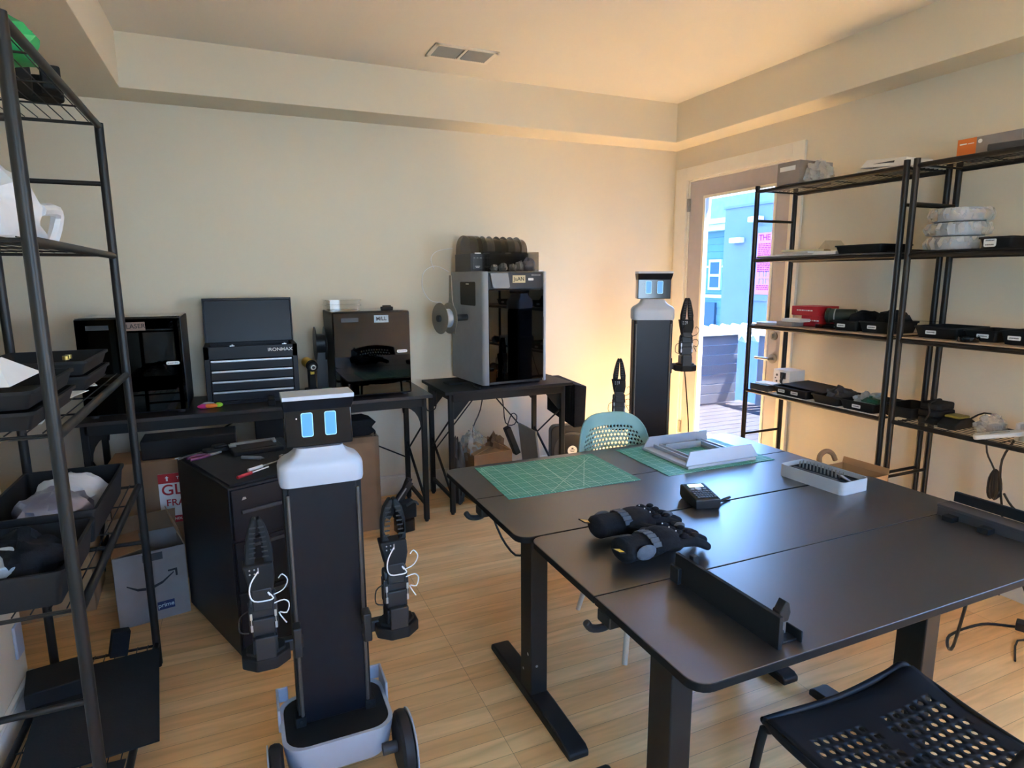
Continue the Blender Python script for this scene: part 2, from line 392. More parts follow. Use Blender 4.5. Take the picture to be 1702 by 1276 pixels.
# door leaf with a tall pane
xd0, xd1 = XW+0.012, XW+0.057
gy0, gy1, gz0, gz1 = 3.235, 3.935, 0.29, 2.145
m = M(); a0, a1 = DY0+0.014, DY1-0.014
m.box(xd0, xd1, a0, gy0, 0.01, DZ-0.015); m.box(xd0, xd1, gy1, a1, 0.01, DZ-0.015)
m.box(xd0, xd1, gy0, gy1, 0.01, gz0); m.box(xd0, xd1, gy0, gy1, gz1, DZ-0.015)
d = struct('door_1', m, 'door')
m = M()
for s0, s1, t0, t1 in ((gy0-0.012, gy0+0.01, gz0-0.012, gz1+0.012), (gy1-0.01, gy1+0.012, gz0-0.012, gz1+0.012), (gy0, gy1, gz0-0.012, gz0+0.01), (gy0, gy1, gz1-0.01, gz1+0.012)):
    m.box(xd0-0.006, xd0+0.004, s0, s1, t0, t1)
part('glazing_bead', m, 'trim', d, bevel=0.002, label='white bead round the glass')
m = M(); m.box(xd0+0.018, xd0+0.024, gy0, gy1, gz0, gz1); part('pane', m, 'gl_clear', d)
m = M(); m.cyl((xd0, 3.165, 0.985), (xd0-0.012, 3.165, 0.985), 0.033, n=24); m.cyl((xd0-0.01, 3.165, 0.985), (xd0-0.05, 3.165, 0.985), 0.011, n=14)
m.tube([(xd0-0.05, 3.158, 0.985), (xd0-0.052, 3.2, 0.985), (xd0-0.05, 3.28, 0.983)], 0.010, n=10)
part('door_handle', m, 'steel', d, label='satin steel lever handle')
m = M(); m.cyl((xd0, 3.165, 1.14), (xd0-0.012, 3.165, 1.14), 0.027, n=24); m.box(xd0-0.03, xd0-0.01, 3.162, 3.168, 1.125, 1.155); part('deadbolt', m, 'steel', d)
m = M()
for z in (0.25, 1.2, 2.05): m.box(XW-0.004, XW+0.014, DY1-0.02, DY1+0.004, z, z+0.1); m.cyl((XW-0.006, DY1-0.008, z), (XW-0.006, DY1-0.008, z+0.1), 0.007, n=10)
part('hinge', m, 'steel', d)
# small sticker on the door stile
m = M(); m.prism([(0, 0), (0.012, 0.012), (0.024, 0.012), (0.03, 0), (0, -0.03), (-0.03, 0), (-0.024, 0.012), (-0.012, 0.012)], 0, 0.001)
o = part('heart_sticker', m, 'purple', None, (xd0-0.0015, 3.165, 1.225), LEFTF); tag(o, 'small dark heart sticker on the door stile above the lever handle', 'sticker')
# air vent in the ceiling
v = T('ceiling_vent', 'white rectangular ceiling air vent with two louvred panels', 'vent', (1.285, 3.63, ZC))
m = M(); a, b = 0.19, 0.108
m.box(-a, a, -b, -b+0.024, -0.008, 0); m.box(-a, a, b-0.024, b, -0.008, 0); m.box(-a, -a+0.026, -b, b, -0.008, 0); m.box(a-0.026, a, -b, b, -0.008, 0); m.box(-0.008, 0.008, -b, b, -0.008, 0)
part('frame', m, 'trim', v, bevel=0.002)
m = M(); m.box(-a+0.02, a-0.02, -b+0.02, b-0.02, -0.001, -0.0004); part('duct_opening', m, 'dgrey', v)
for s in (-1, 1):
    m = M()
    for i in range(13):
        x = s*(0.016+0.149*(i+0.5)/13); m.box(-0.0052, 0.0052, -b+0.022, b-0.022, -0.0007, 0.0007, X=Matrix.Translation((x, 0, -0.005)) @ Matrix.Rotation(0.6, 4, 'Y'))
    part('louvre', m, 'lgrey', v)

# ------------------------------------------------------------------ outside the door
E = {}
E['deck'] = mat('grey_deck_board', '#26262c', 0.7, var=0.15, scale=6)
E['fence'] = mat('weathered_fence', '#43454f', 0.7, var=0.12, scale=5)
E['cap'] = mat('white_fence_cap', '#a4a8ae', 0.5, var=0.02)
E['gwall'] = mat('blue_grey_stucco', '#48546a', 0.85, var=0.05, scale=3, bump=0.1)
E['twall'] = mat('teal_siding', '#3c5866', 0.8, var=0.05, scale=3)
E['twhite'] = mat('white_window_trim', '#8fa4ac', 0.6, var=0.02)
E['pane'] = mat('dark_window_pane', '#2c4050', 0.2, var=0.1)
E['conc'] = mat('pale_concrete', '#50626c', 0.8, var=0.12, scale=3)
E['sign'] = mat('pink_sign', '#a4507c', 0.6, var=0.05)
E['signf'] = mat('sign_frame', '#4a5274', 0.6, var=0.03)
E['roof'] = mat('pale_roof', '#8c989e', 0.7, var=0.03)
E['signink'] = mat('sign_dark_ink', '#5c1e48', 0.7)
for e_ in E.values(): e_.node_tree.nodes['Principled BSDF'].inputs['Specular IOR Level'].default_value = 0.0
K.update(E)
m = M(); m.box(-30, 40, -30, 45, -3.3, -3.2); o = struct('ground', m, 'conc')
m = M()
for i in range(38): m.box(XW+0.15, 5.9, 0.6+0.145*i, 0.6+0.145*i+0.136, -0.09, -0.05)
struct('deck', m, 'deck')
m = M(); m.box(XW+0.15, 5.6, 2.45, 2.6, -0.05, 4.2); struct('sky_block_wall', m, 'gwall')  # unseen wall, added to keep sky light through the door off the back wall
f = T('balcony_fence', 'grey horizontal board fence with white cap seen through the door glass', 'fence', (3.49, 6.0, -0.05))
m = M()
for i in range(7): m.box(0, 2.25, 0, 0.03, 0.02+0.122*i, 0.02+0.122*i+0.116)
part('boards', m, 'fence', f, bevel=0.004)
m = M(); m.box(0, 2.3, -0.05, 0.07, 0.875, 0.91); part('cap_rail', m, 'cap', f, label='white cap rail')
f = T('slatted_fence', 'grey fence of upright slats at the right of the balcony', 'fence', (5.86, 5.92, -0.05))
m = M()
for i in range(30): m.box(0, 0.03, -4.0+i*0.13, -4.0+i*0.13+0.09, 0, 0.875)
part('slats', m, 'fence', f)
m = M(); m.box(-0.05, 0.08, -4.0, 0.05, 0.875, 0.91); part('cap_rail', m, 'cap', f, label='white cap rail')
# wavy roofing edge below the grey wall
m = M()
m.sheet(lambda u, v: (5.6+3.3*u, 7.0+0.9*v, 0.62+0.05*math.sin(u*2*PI*15)+0.10*v), 180, 2)
o = part('corrugated_roof', m, 'roof', solid=0.02); tag(o, 'pale corrugated roofing edge just above the balcony fence', 'roof')
# grey building on the right of the view
g = T('stucco_building', 'flat blue-grey stucco wall with lamps behind the balcony', 'building', (9.0, 9.95, -3.2))
m = M(); m.box(0, 6, -8, 0, 0, 6.04); part('wall', m, 'gwall', g)
m = M(); m.box(-0.03, 6.03, -8.03, 0.03, 6.04, 6.09); part('parapet', m, 'gwall', g)
for (y, z) in ((-0.42, 5.42), (-0.88, 5.78)):
    m = M(); m.box(-0.14, 0, -0.14, 0.14, -0.05, 0.05); part('wall_lamp', m, 'cap', g, (0, y, z), bevel=0.015, label='white wall lamp')
s = T('notice_sign', 'pink wall sign with dense rows of lettering in a grey frame', 'sign', (8.97, 8.6, 1.74))
m = M(); m.box(-0.02, 0.02, -0.5, 0.5, -0.66, 0.70); part('sign_frame', m, 'signf', s)
m = M(); m.box(-0.03, -0.02, -0.5, 0.40, -0.54, 0.58); part('sign_board', m, 'sign', s)
letters('THE BLUE', 0.15, s, (-0.033, 0.37, 0.49), LEFTF, 'ink', align='LEFT', sx=1.0).active_material = K['signink']
rnd = random.Random(3); m = M(); k2 = M()
for r in range(26):
    z = 0.38-0.033*r; y = 0.37
    if 16 <= r <= 22: continue
    while y > -0.45:
        w_ = rnd.uniform(0.02, 0.07); m.box(-0.034, -0.031, y-w_, y, z-0.009, z+0.009); y -= w_+0.016
part('small_print', m, 'signink', s)
for i, y in enumerate((0.30, 0.14)):
    for j in range(2):
        zz = -0.17-0.13*j
        k2.box(-0.034, -0.031, y-0.10, y-0.08, zz-0.05, zz+0.05); k2.box(-0.034, -0.031, y, y+0.02, zz-0.05, zz+0.05); k2.box(-0.034, -0.031, y-0.10, y+0.02, zz+0.04, zz+0.055)
part('print_block', k2, 'signf', s)
# teal house far left
t = T('teal_house', 'teal clapboard house with white framed windows beyond the fence', 'house', (14.0, 22.0, -3.2))
m = M()
for i in range(28): m.box(-0.015 if i % 2 else 0.0, 6, -9.0, 0, 0.22*i, 0.22*i+0.216)
part('wall', m, 'twall', t)
m = M(); m.prism([(-0.6, -9.2), (6, -9.2), (6, 0.2), (-0.6, 0.2)], 6.3, 6.45); m.box(-0.35, 0, -9.1, 0.1, 6.12, 6.3)
part('roof', m, 'roof', t)
m = M(); m.box(-0.05, 0, -9, 0, 4.05, 4.15); m.box(-0.05, 0, -9, 0, 5.0, 5.06); part('trim_band', m, 'twhite', t)
for y, z in ((-5.05, 4.3), (-6.25, 4.3), (-3.8, 4.3)):
    m = M(); m.box(-0.08, 0, y-0.28, y+0.28, z, z+0.95); w = part('window_frame', m, 'twhite', t)
    m = M(); m.box(-0.09, -0.08, y-0.2, y+0.2, z+0.08, z+0.42); m.box(-0.09, -0.08, y-0.2, y+0.2, z+0.5, z+0.87); part('pane', m, 'pane', w)
m = M()
for y in (-5.0, -6.0): m.box(-0.1, 0, y-0.35, y+0.35, 3.1, 3.9)
part('garage_window', m, 'pane', t)
# distant block whose windows show over the grey wall
t = T('distant_building', 'pale building with many windows rising above the grey wall', 'building', (26, 22, -3.2))
m = M(); m.box(0, 5, -16, 8, 0, 9.2); part('wall', m, 'conc', t)
for i in range(18):
    for j in range(2):
        m = M(); m.box(-0.1, 0, -15.5+i*1.25, -15.5+i*1.25+0.7, 6.2+j*1.4, 7.1+j*1.4); part('window', m, 'pane' if (i+j) % 3 else 'twhite', t)

# ------------------------------------------------------------------ standing desks
def desk(label, x0, x1, y0, y1, cxs, cy, hook_y):
    z = 0.73; r = T('standing_desk', label, 'desk', (x0, y0, 0), 0, 'standing desks pushed together')
    w, d = x1-x0, y1-y0; h = d/2
    R = 0.045
    def half(front):
        p = []
        if front:
            for cx_, cy_, a in ((w-R, R, 270), (R, R, 180)):
                q = [(cx_+R*math.cos(math.radians(a+15*i)), cy_+R*math.sin(math.radians(a+15*i))) for i in range(7)]
                p += q if False else (q[::-1] if False else q)
            # order: (right-front arc 270->360), (left-front arc 180->270)
            a1 = [(w-R+R*math.cos(math.radians(270+15*i)), R+R*math.sin(math.radians(270+15*i))) for i in range(7)]
            a2 = [(R+R*math.cos(math.radians(180+15*i)), R+R*math.sin(math.radians(180+15*i))) for i in range(7)]
            p = a2+a1+[(w, h-0.0012), (0, h-0.0012)]
        else:
            a1 = [(w-R+R*math.cos(math.radians(15*i)), d-R+R*math.sin(math.radians(15*i))) for i in range(7)]
            a2 = [(R+R*math.cos(math.radians(90+15*i)), d-R+R*math.sin(math.radians(90+15*i))) for i in range(7)]
            p = [(0, h+0.0012), (w, h+0.0012)]+a1+a2
        return p
    for fr in (True, False):
        hp = half(fr); m = M(); m.prism(hp, z-0.022, z); m.mi = [1]*len(hp)+[1, 0]; part('tabletop_panel', m, ['desk', 'deskedge'], r, bevel=0.003)
    for cx_ in cxs:
        x = cx_-x0; y = cy-y0
        m = M(); m.box(x-0.033, x+0.033, y-0.045, y+0.045, 0.04, z-0.06); l = part('leg_column', m, 'bmetal', r, bevel=0.004)
        m = M(); m.cyl((x-0.034, y-0.02, 0.20), (x-0.0335, y-0.02, 0.20), 0.006); m.cyl((x-0.034, y+0.02, 0.12), (x-0.0335, y+0.02, 0.12), 0.005); m.cyl((x-0.01, y-0.0455, 0.16), (x-0.01, y-0.0445, 0.16), 0.005)
        part('screw', m, 'silver', l)
        m = M()
        pr = [(-0.34, 0.008), (-0.34, 0.03), (-0.32, 0.042), (-0.1, 0.05), (0.1, 0.05), (0.32, 0.042), (0.34, 0.03), (0.34, 0.008)]
        m.prism(pr, -0.037, 0.037, X=Matrix(((0, 0, 1, x), (1, 0, 0, y), (0, 1, 0, 0), (0, 0, 0, 1))))
        f = part('foot', m, 'bmetal', r, bevel=0.006)
        m = M(); m.cyl((x, y-0.30, 0), (x, y-0.30, 0.01), 0.02); m.cyl((x, y+0.30, 0), (x, y+0.30, 0.01), 0.02); part('levelling_pad', m, 'rubber', f)
        m = M(); m.box(x-0.04, x+0.04, 0.12, d-0.12, z-0.062, z-0.023); part('side_bracket', m, 'bmetal', r, bevel=0.003)
    m = M(); m.box(cxs[0]-x0, cxs[1]-x0, cy-y0-0.03, cy-y0+0.03, z-0.10, z-0.062); part('cross_beam', m, 'bmetal', r, bevel=0.003)
    # headphone hook clipped under the left edge
    hy = hook_y-y0
    m = M(); m.tube([(0.03, hy, z-0.028), (0.02, hy, z-0.055), (-0.005, hy, z-0.062), (-0.035, hy, z-0.055), (-0.05, hy, z-0.035)], 0.011, n=8)
    m.box(0.0, 0.06, hy-0.03, hy+0.03, z-0.055, z-0.023)
    part('headphone_hook', m, 'black', r, bevel=0.004)
    return r
deskA = desk('black standing desk farther from the camera, with the green cutting mats on it', 0.762, 2.325, 1.692, 2.478, (0.905, 1.835), 1.88, 2.06)
deskB = desk('black standing desk nearer the camera, with the black bracket standing on it', 0.792, 2.345, 0.885, 1.686, (0.925, 1.88), 1.13, 1.24)
m = M(); m.tube([(0.80, 2.04, 0.705), (0.83, 2.0, 0.60), (0.86, 1.94, 0.55), (0.90, 1.93, 0.56)], 0.004, n=6); o = part('desk_cable', m, 'cord'); tag(o, 'black cable drooping under the left end of the farther desk', 'cable')

# ------------------------------------------------------------------ wall tables
ZT = 0.832
def work_table(label, x0, x1, y0, y1, fx, fy0, fy1, top, arches=True):
    r = T('work_table', label, 'table', (x0, y0, 0))
    X = Matrix.Translation((-x0, -y0, 0))
    m = M(); m.box(x0, x1, y0, y1, ZT-0.02, ZT, X=X); part('tabletop', m, top, r, bevel=0.002)
    m = M(); a = 0.016
    m.box(fx[0], fx[1], fy0-a, fy0+a, ZT-0.075, ZT-0.02, X=X); m.box(fx[0], fx[1], fy1-a, fy1+a, ZT-0.06, ZT-0.02, X=X)
    for x in fx: m.box(x-a, x+a, fy0, fy1, ZT-0.06, ZT-0.02, X=X)
    part('apron', m, 'bmetal', r, bevel=0.002)
    for x in fx:
        for y in (fy0, fy1):
            m = M(); m.box(x-a, x+a, y-a, y+a, 0.012, ZT-0.02, X=X); l = part('leg', m, 'bmetal', r, bevel=0.003)
            m = M(); m.cyl((x, y, 0), (x, y, 0.014), 0.012, X=X); part('foot_pad', m, 'rubber', l)
        m = M(); m.box(x-0.008, x+0.008, fy0, fy1, 0.10, 0.125, X=X)
        m.tube([(x, fy0, ZT-0.18), (x, fy1, 0.35)], 0.006, sm=1, X=X); m.tube([(x, fy0, 0.12), (x, fy1, 0.42)], 0.009, sm=1, X=X)
        part('end_brace', m, 'bmetal', r)
        s = 1 if x == fx[0] else -1
        m = M()
        if arches:
            pts = [(0, 0), (s*0.13, 0)]+[(s*(0.13-0.115*math.sin(math.radians(t*15))), -0.13+0.13*math.cos(math.radians(t*15))-0.0) for t in range(1, 7)]
            pts = [(0, 0), (s*0.13, 0)]+[(s*(0.13-0.12*math.sin(math.radians(15*t))), -0.14*(1-math.cos(math.radians(15*t)))) for t in range(1, 7)]+[(0, -0.14)]
        else: pts = [(0, 0), (s*0.12, 0), (s*0.016, -0.12), (0, -0.12)]
        for yy in (fy0, fy1):
            m = M(); m.prism([(p[0], p[1]) for p in pts], -0.004, 0.004, X=X @ Matrix(((1, 0, 0, x+s*0.012), (0, 0, 1, yy), (0, 1, 0, ZT-0.07), (0, 0, 0, 1))))
            part('corner_gusset', m, 'bmetal', r)
    m = M(); xm = (fx[0]+fx[1])/2
    m.tube([(fx[0], fy1, 0.30), (xm, fy1, ZT-0.06)], 0.005, sm=1, X=X); m.tube([(fx[1], fy1, 0.30), (xm, fy1, ZT-0.06)], 0.005, sm=1, X=X)
    part('back_brace', m, 'bmetal', r)
    return r
work_table('long dark wall table carrying the toolbox and two enclosed printers', -0.85, 1.065, 3.66, 4.22, (-0.765, 1.015), 3.70, 4.16, 'table')
work_table('short black metal wall table carrying the tall silver printer', 1.155, 2.075, 3.69, 4.24, (1.205, 2.015), 3.74, 4.19, 'bmetal', arches=False)
m = M(); m.tube([(1.17, 3.95, ZT-0.022), (1.17, 3.95, 0.70), (1.15, 3.95, 0.67), (1.11, 3.95, 0.67), (1.10, 3.95, 0.70)], 0.004); m.box(1.16, 1.18, 3.94, 3.96, ZT-0.024, ZT-0.02)
o = part('wire_hook', m, 'bmetal'); tag(o, 'bent wire hook hanging under the left end of the short table', 'hook')

# ------------------------------------------------------------------ wire racks
SHZ = (0.12, 0.505, 0.80, 1.21, 1.615, 2.055)
def rack(label, xf, xb, y0, y1, zs):
    """front posts at xf, back posts at xb, running from y0 to y1"""
    s = 1 if xb > xf else -1
    D = abs(xb-xf); L = y1-y0
    r = T('wire_rack', label, 'rack', (xf, y0, 0), 0, 'black tube racks')
    P = 0.0145
    for x in (0, xb-xf):
        for y in (0, L):
            m = M(); m.cyl((x, y, 0.01), (x, y, 2.085), P, n=16); m.cyl((x, y, 0.0), (x, y, 0.012), 0.011); p = part('post', m, 'rack', r)
    for y in (0, L):
        for z in (1.88, 0.535):
            m = M(); m.cyl((0, y, z), (xb-xf, y, z), 0.0085, n=10); part('side_rung', m, 'rack', r)
    for z in zs:
        m = M()
        for x in (0, xb-xf): m.cyl((x, 0.0, z), (x, L, z), 0.0115, n=12)
        for y in (0.018, L-0.018): m.cyl((0, y, z), (xb-xf, y, z), 0.004, n=6)
        sh = part('shelf_frame', m, 'rack', r)
        m = M()
        for y in (0.018, L-0.018): m.cyl((0, y, z+0.004), (xb-xf, y, z+0.004), 0.003, n=6)
        k = 4
        for i in range(1, k): m.cyl((0, L*i/k, z+0.004), (xb-xf, L*i/k, z+0.004), 0.0028, n=6)
        nw = 9
        for i in range(nw):
            x = (xb-xf)*(i+0.75)/(nw+0.5); m.cyl((x, 0.018, z+0.009), (x, L-0.018, z+0.009), 0.0018, n=5)
        part('wire_deck', m, 'rack', sh)
    return r
rack('black wire rack standing at the left side of the room', -0.40, -0.74, 1.665, 2.675, (0.10, 0.766, 1.196, 1.631, 2.075))
rack('black tube rack in front of the glazed door', 2.955, 3.27, 2.066, 3.0, (0.825, 1.232, 1.640, 2.052))
rack('black tube rack at the right edge of the photo, beside the first', 2.955, 3.27, 1.065, 2.018, (0.825, 1.232, 1.640, 2.052))
RS = [z+0.013 for z in (0.825, 1.232, 1.640, 2.052)]   # resting heights on the right racks
LS = [z+0.013 for z in (0.10, 0.766, 1.196, 1.631, 2.075)]
for lab, y0, y1, z, k in (('pale fibre board lining the red box shelf', 2.09, 2.98, RS[1], 'tan'), ('pale fibre board lining the third shelf of the right-edge rack', 1.085, 2.0, RS[1], 'tan'), ('thin black board lining the shelf under the plastic wrapped spools', 1.085, 2.0, RS[2], 'blackm'), ('thin dark board lining the paper strewn shelf', 2.09, 2.98, RS[2], 'dgrey')):
    m = M(); m.box(2.945, 3.255, y0, y1, z, z+0.007); o = part('shelf_liner', m, k, bevel=0.001); tag(o, lab, 'board', 'shelf liners')
RS1 = RS[1]+0.007; RS2 = RS[2]+0.007

# ------------------------------------------------------------------ storage bins and trays
def bin_mesh(w, d, h, flare=0.012, th=0.003, lip=0.006):
    """open tray, w along x, d along y"""
    m = M(); n = 4
    o0 = rrect(-w/2+flare, w/2-flare, -d/2+flare, d/2-flare, 0.012, n); o1 = rrect(-w/2, w/2, -d/2, d/2, 0.014, n)
    ol = rrect(-w/2-lip, w/2+lip, -d/2-lip, d/2+lip, 0.018, n)
    i1 = rrect(-w/2+th, w/2-th, -d/2+th, d/2-th, 0.012, n); i0 = rrect(-w/2+flare+th, w/2-flare-th, -d/2+flare+th, d/2-flare-th, 0.010, n)
    R = lambda p, z: [(x, y, z) for x, y in p]
    m.loft([R(o0, 0), R(o1, h-0.008), R(ol, h-0.008), R(ol, h), R(i1, h), R(i0, th)])
    return m
def tray(lab, x, y, z, w, d, h, rz=0, labels=(), mk='blackm', group='black sorting trays', fill=None, name='storage_tray'):
    r = T(name, lab, 'tray', (x, y, z), rz, group)
    part('tray_body', bin_mesh(w, d, h), mk, r)
    for i, (ly, side, rows) in enumerate(labels):
        if side == 'x': bars_label('sticker', 0.05, 0.018*rows, r, (-w/2+0.001, ly, h*0.5), LEFTF, seed=i+int(y*100), rows=rows)
        else: bars_label('sticker', 0.05, 0.018*rows, r, (ly, -d/2+0.001, h*0.5), FRONT, seed=i+int(y*100), rows=rows)
    return r
def crumple(name, lab, cat, loc, r, mk, amp=0.25, seed=1, n=26, rot=(0, 0, 0), flatz=True, group=None, parent=None):
    rnd = random.Random(seed); ph = [rnd.uniform(0, 6) for _ in range(9)]
    m = M(); v = []; h = n//2
    for j in range(h+1):
        a = PI*j/h
        for i in range(n):
            t = 2*PI*i/n; d = Vector((math.sin(a)*math.cos(t), math.sin(a)*math.sin(t), math.cos(a)))
            k = 1+amp*(math.sin(d.x*5+ph[0]+d.z*3)*math.sin(d.y*6+ph[1])+0.6*math.sin(d.x*11+ph[2])*math.sin(d.z*9+ph[3]+d.y*4)+0.4*math.sin(d.y*17+ph[4]+d.x*8))
            q = Vector((d.x*r[0]*k, d.y*r[1]*k, d.z*r[2]*k))
            if flatz: q.z = max(q.z, -r[2]*0.6)+r[2]*0.6
            v.append(q if 0 < j < h else Vector((0, 0, q.z)))
    f = []
    for j in range(h):
        for i in range(n): f.append((j*n+i, (j+1)*n+i, (j+1)*n+(i+1) % n, j*n+(i+1) % n))
    m.add(v, f)
    o = part(name, m, mk, parent, loc, rot)
    if parent is None: tag(o, lab, cat, group)
    return o
def carton(lab, loc, w, d, h, rz, mk='card', name='cardboard_box', tape=True, cat='box', group=None, tmk='tan'):
    r = T(name, lab, cat, loc, rz, group)
    m = M(); m.box(-w/2, w/2, -d/2, d/2, 0, h); part('carton', m, mk, r, bevel=min(0.003, h*0.05))
    if tape:
        m = M(); t = min(0.025, w*0.15)
        m.box(-t, t, -d/2-0.0006, d/2+0.0006, h-0.0002, h+0.0006); m.box(-t, t, -d/2-0.0008, -d/2+0.0002, h*0.75, h+0.0006)
        part('packing_tape', m, tmk, r)
    return r
def open_carton(lab, loc, w, d, h, rz, mk, flaps, fl=0.1, name='open_cardboard_box', inner='card'):
    r = T(name, lab, 'box', loc, rz)
    t = 0.004; m = M()
    m.box(-w/2, w/2, -d/2, -d/2+t, 0, h); m.box(-w/2, w/2, d/2-t, d/2, 0, h); m.box(-w/2, -w/2+t, -d/2+t, d/2-t, 0, h); m.box(w/2-t, w/2, -d/2+t, d/2-t, 0, h); m.box(-w/2+t, w/2-t, -d/2+t, d/2-t, 0, t)
    part('carton', m, mk, r)
    for side, ang in flaps:
        m = M(); L = w if side in 'fb' else d
        m.box(-L/2+0.003, L/2-0.003, 0, fl, -0.002, 0.002)
        Z = {'f': PI, 'b': 0, 'l': PI/2, 'r': -PI/2}[side]
        P = {'f': (0, -d/2, h), 'b': (0, d/2, h), 'l': (-w/2, 0, h), 'r': (w/2, 0, h)}[side]
        o = part('flap', m, inner, r, P); o.rotation_euler = Euler((math.radians(ang), 0, Z), 'XYZ')
    return r

# --- contents of the two right racks, shelf z=.83 (fourth level)
carton('small dark grey flat box at the left front end of the lowest rack shelf', (3.01, 2.90, RS[0]), 0.10, 0.14, 0.04, 0.05, 'dgrey', 'flat_box', False)
m = M(); m.box(-0.045, 0.045, -0.06, 0.06, 0, 0.006); o = part('paper_slip', m, 'paper', None, (3.03, 2.89, RS[0]+0.04), (0, 0, 0.2)); tag(o, 'pale paper slip lying on the small flat box near the door', 'paper')
r = carton('white product box with a dark device pictured on its side', (3.17, 2.86, RS[0]), 0.13, 0.13, 0.125, 0.0, 'paper', 'product_box', False)
m = M(); m.tube([(-0.0655, -0.02, 0.10), (-0.0655, 0.0, 0.055), (-0.0655, -0.01, 0.02)], 0.010, n=6, sm=1); m.box(-0.066, -0.064, -0.035, 0.01, 0.07, 0.11)
m.cyl((-0.066, 0.035, 0.09), (-0.0645, 0.035, 0.09), 0.008); m.cyl((-0.066, 0.035, 0.05), (-0.0645, 0.035, 0.05), 0.007); m.cyl((-0.066, 0.045, 0.07), (-0.0645, 0.045, 0.07), 0.005)
part('printed_picture', m, 'dgrey', r)
t1 = tray('black tray with two stickers, leftmost on the lowest shelf by the door', 3.09, 2.66, RS[0], 0.26, 0.24, 0.052, 0.0, ((0.06, 'x', 1), (-0.035, 'x', 1)))
m = M(); m.box(-0.12, 0.13, -0.15, 0.13, 0, 0.006); o = part('tray_lid', m, 'blackm', None, (3.11, 2.62, RS[0]+0.054), (0.05, 0.0, 0.10), bevel=0.003); tag(o, 'loose black lid slid across the leftmost tray of the lowest shelf', 'lid')
t2 = tray('black tray without sticker, second from the door on the lowest shelf', 3.08, 2.415, RS[0], 0.25, 0.17, 0.05)
t3 = tray('black tray with one sticker and white cable clips, third on the lowest shelf', 3.09, 2.22, RS[0], 0.26, 0.20, 0.052, 0, ((-0.0, 'x', 1),))
m = M(); m.box(2.96, 3.12, 2.10, 2.82, RS[0], RS[0]+0.002); o = part('paper_sheet', m, 'paper'); o.location.z = -0.0015; tag(o, 'white paper sheet showing under the trays of the lowest shelf', 'paper')
crumple('cable_bundle', 'tangled grey and black cables heaped in the second tray', 'cables', (3.08, 2.41, RS[0]+0.012), (0.09, 0.06, 0.045), 'dgrey', 0.25, 3)
crumple('clip_pile', 'white plastic clips heaped in the third tray', 'clips', (3.09, 2.25, RS[0]+0.018), (0.08, 0.05, 0.04), 'lgrey', 0.28, 5)
m = M(); m.box(-0.04, 0.04, -0.045, 0.045, 0, 0.004); m.box(-0.03, 0, -0.03, 0.02, 0.004, 0.018); m.cyl((0.02, 0.02, 0.004), (0.02, 0.02, 0.02), 0.008); o = part('circuit_board', m, ['pcb'], None, (3.02, 2.17, RS[0]+0.056), (0.1, -0.1, 0.3)); tag(o, 'green circuit board on the rim of the third tray', 'circuit board')
tray('black flared tray at the near end of the lowest shelf, partly behind the posts', 3.12, 2.03, RS[0]+0.004, 0.23, 0.16, 0.055)
# rack 2 lowest shelf: black camera bodies, olive tool, bag of parts, white batteries
r = T('charger_stack', 'stacked black power adapters with a yellow tab beside the rack post', 'adapters', (3.08, 1.88, RS[0]))
for i, (w_, d_, a) in enumerate(((0.15, 0.10, 0.1), (0.14, 0.095, -0.15), (0.13, 0.10, 0.05))):
    m = M(); m.prism(rrect(-w_/2, w_/2, -d_/2, d_/2, 0.02, 4), i*0.035, i*0.035+0.033, X=Matrix.Rotation(a, 4, 'Z')); part('adapter', m, 'blackm', r, bevel=0.006)
m = M(); m.tube([(-0.08, 0.0, 0.02), (-0.085, -0.02, 0.06), (-0.08, -0.01, 0.10), (0, 0, 0.115), (0.06, 0.02, 0.105)], 0.004); part('cord', m, 'cord', r)
r = T('cordless_charger', 'olive and black battery charger on the wire shelf', 'charger', (3.06, 1.775, RS[0]))
m = M(); m.prism([(-0.07, 0), (0.07, 0), (0.08, 0.03), (0.04, 0.05), (-0.03, 0.045), (-0.075, 0.02)], -0.04, 0.04, X=Matrix.Rotation(PI/2, 4, 'X')); part('housing', m, 'blackm', r, bevel=0.004)
m = M(); m.box(-0.035, 0.045, -0.035, 0.035, 0.048, 0.06); part('top_cover', m, 'olive', r, bevel=0.005)
m = M(); m.tube([(3.12, 1.76, RS[0]+0.03), (3.17, 1.72, RS[0]+0.07), (3.16, 1.64, RS[0]+0.06), (3.12, 1.60, RS[0]+0.02)], 0.004); o = part('looped_lead', m, 'cord'); tag(o, 'dark lead looping from the charger to the plastic bag', 'cable')
crumple('parts_bag', 'clear plastic bag of small metal parts on the wire shelf', 'bag', (3.10, 1.645, RS[0]), (0.05, 0.06, 0.05), 'clearbag', 0.25, 8)
m = M()
for i in range(5): m.box(3.07+0.014*i, 3.08+0.014*i, 1.61, 1.65, RS[0]+0.004, RS[0]+0.04)
o = part('metal_parts', m, 'dgrey', bevel=0.002); tag(o, 'small dark connectors inside the clear plastic bag', 'parts')
r = T('white_brick_adapter', 'white flat adapter leaning on the front rail of the wire shelf', 'adapter', (3.0, 1.56, RS[0]+0.022), 0.5)
m = M(); m.prism(rrect(-0.035, 0.035, -0.09, 0.09, 0.02), -0.01, 0.01, X=Matrix.Rotation(-0.25, 4, 'X')); part('housing', m, 'whitem', r, bevel=0.004)
m = M(); m.box(-0.004, 0.004, -0.04, 0.03, 0.010, 0.0106, X=Matrix.Rotation(-0.25, 4, 'X')); part('print', m, 'dgrey', r)
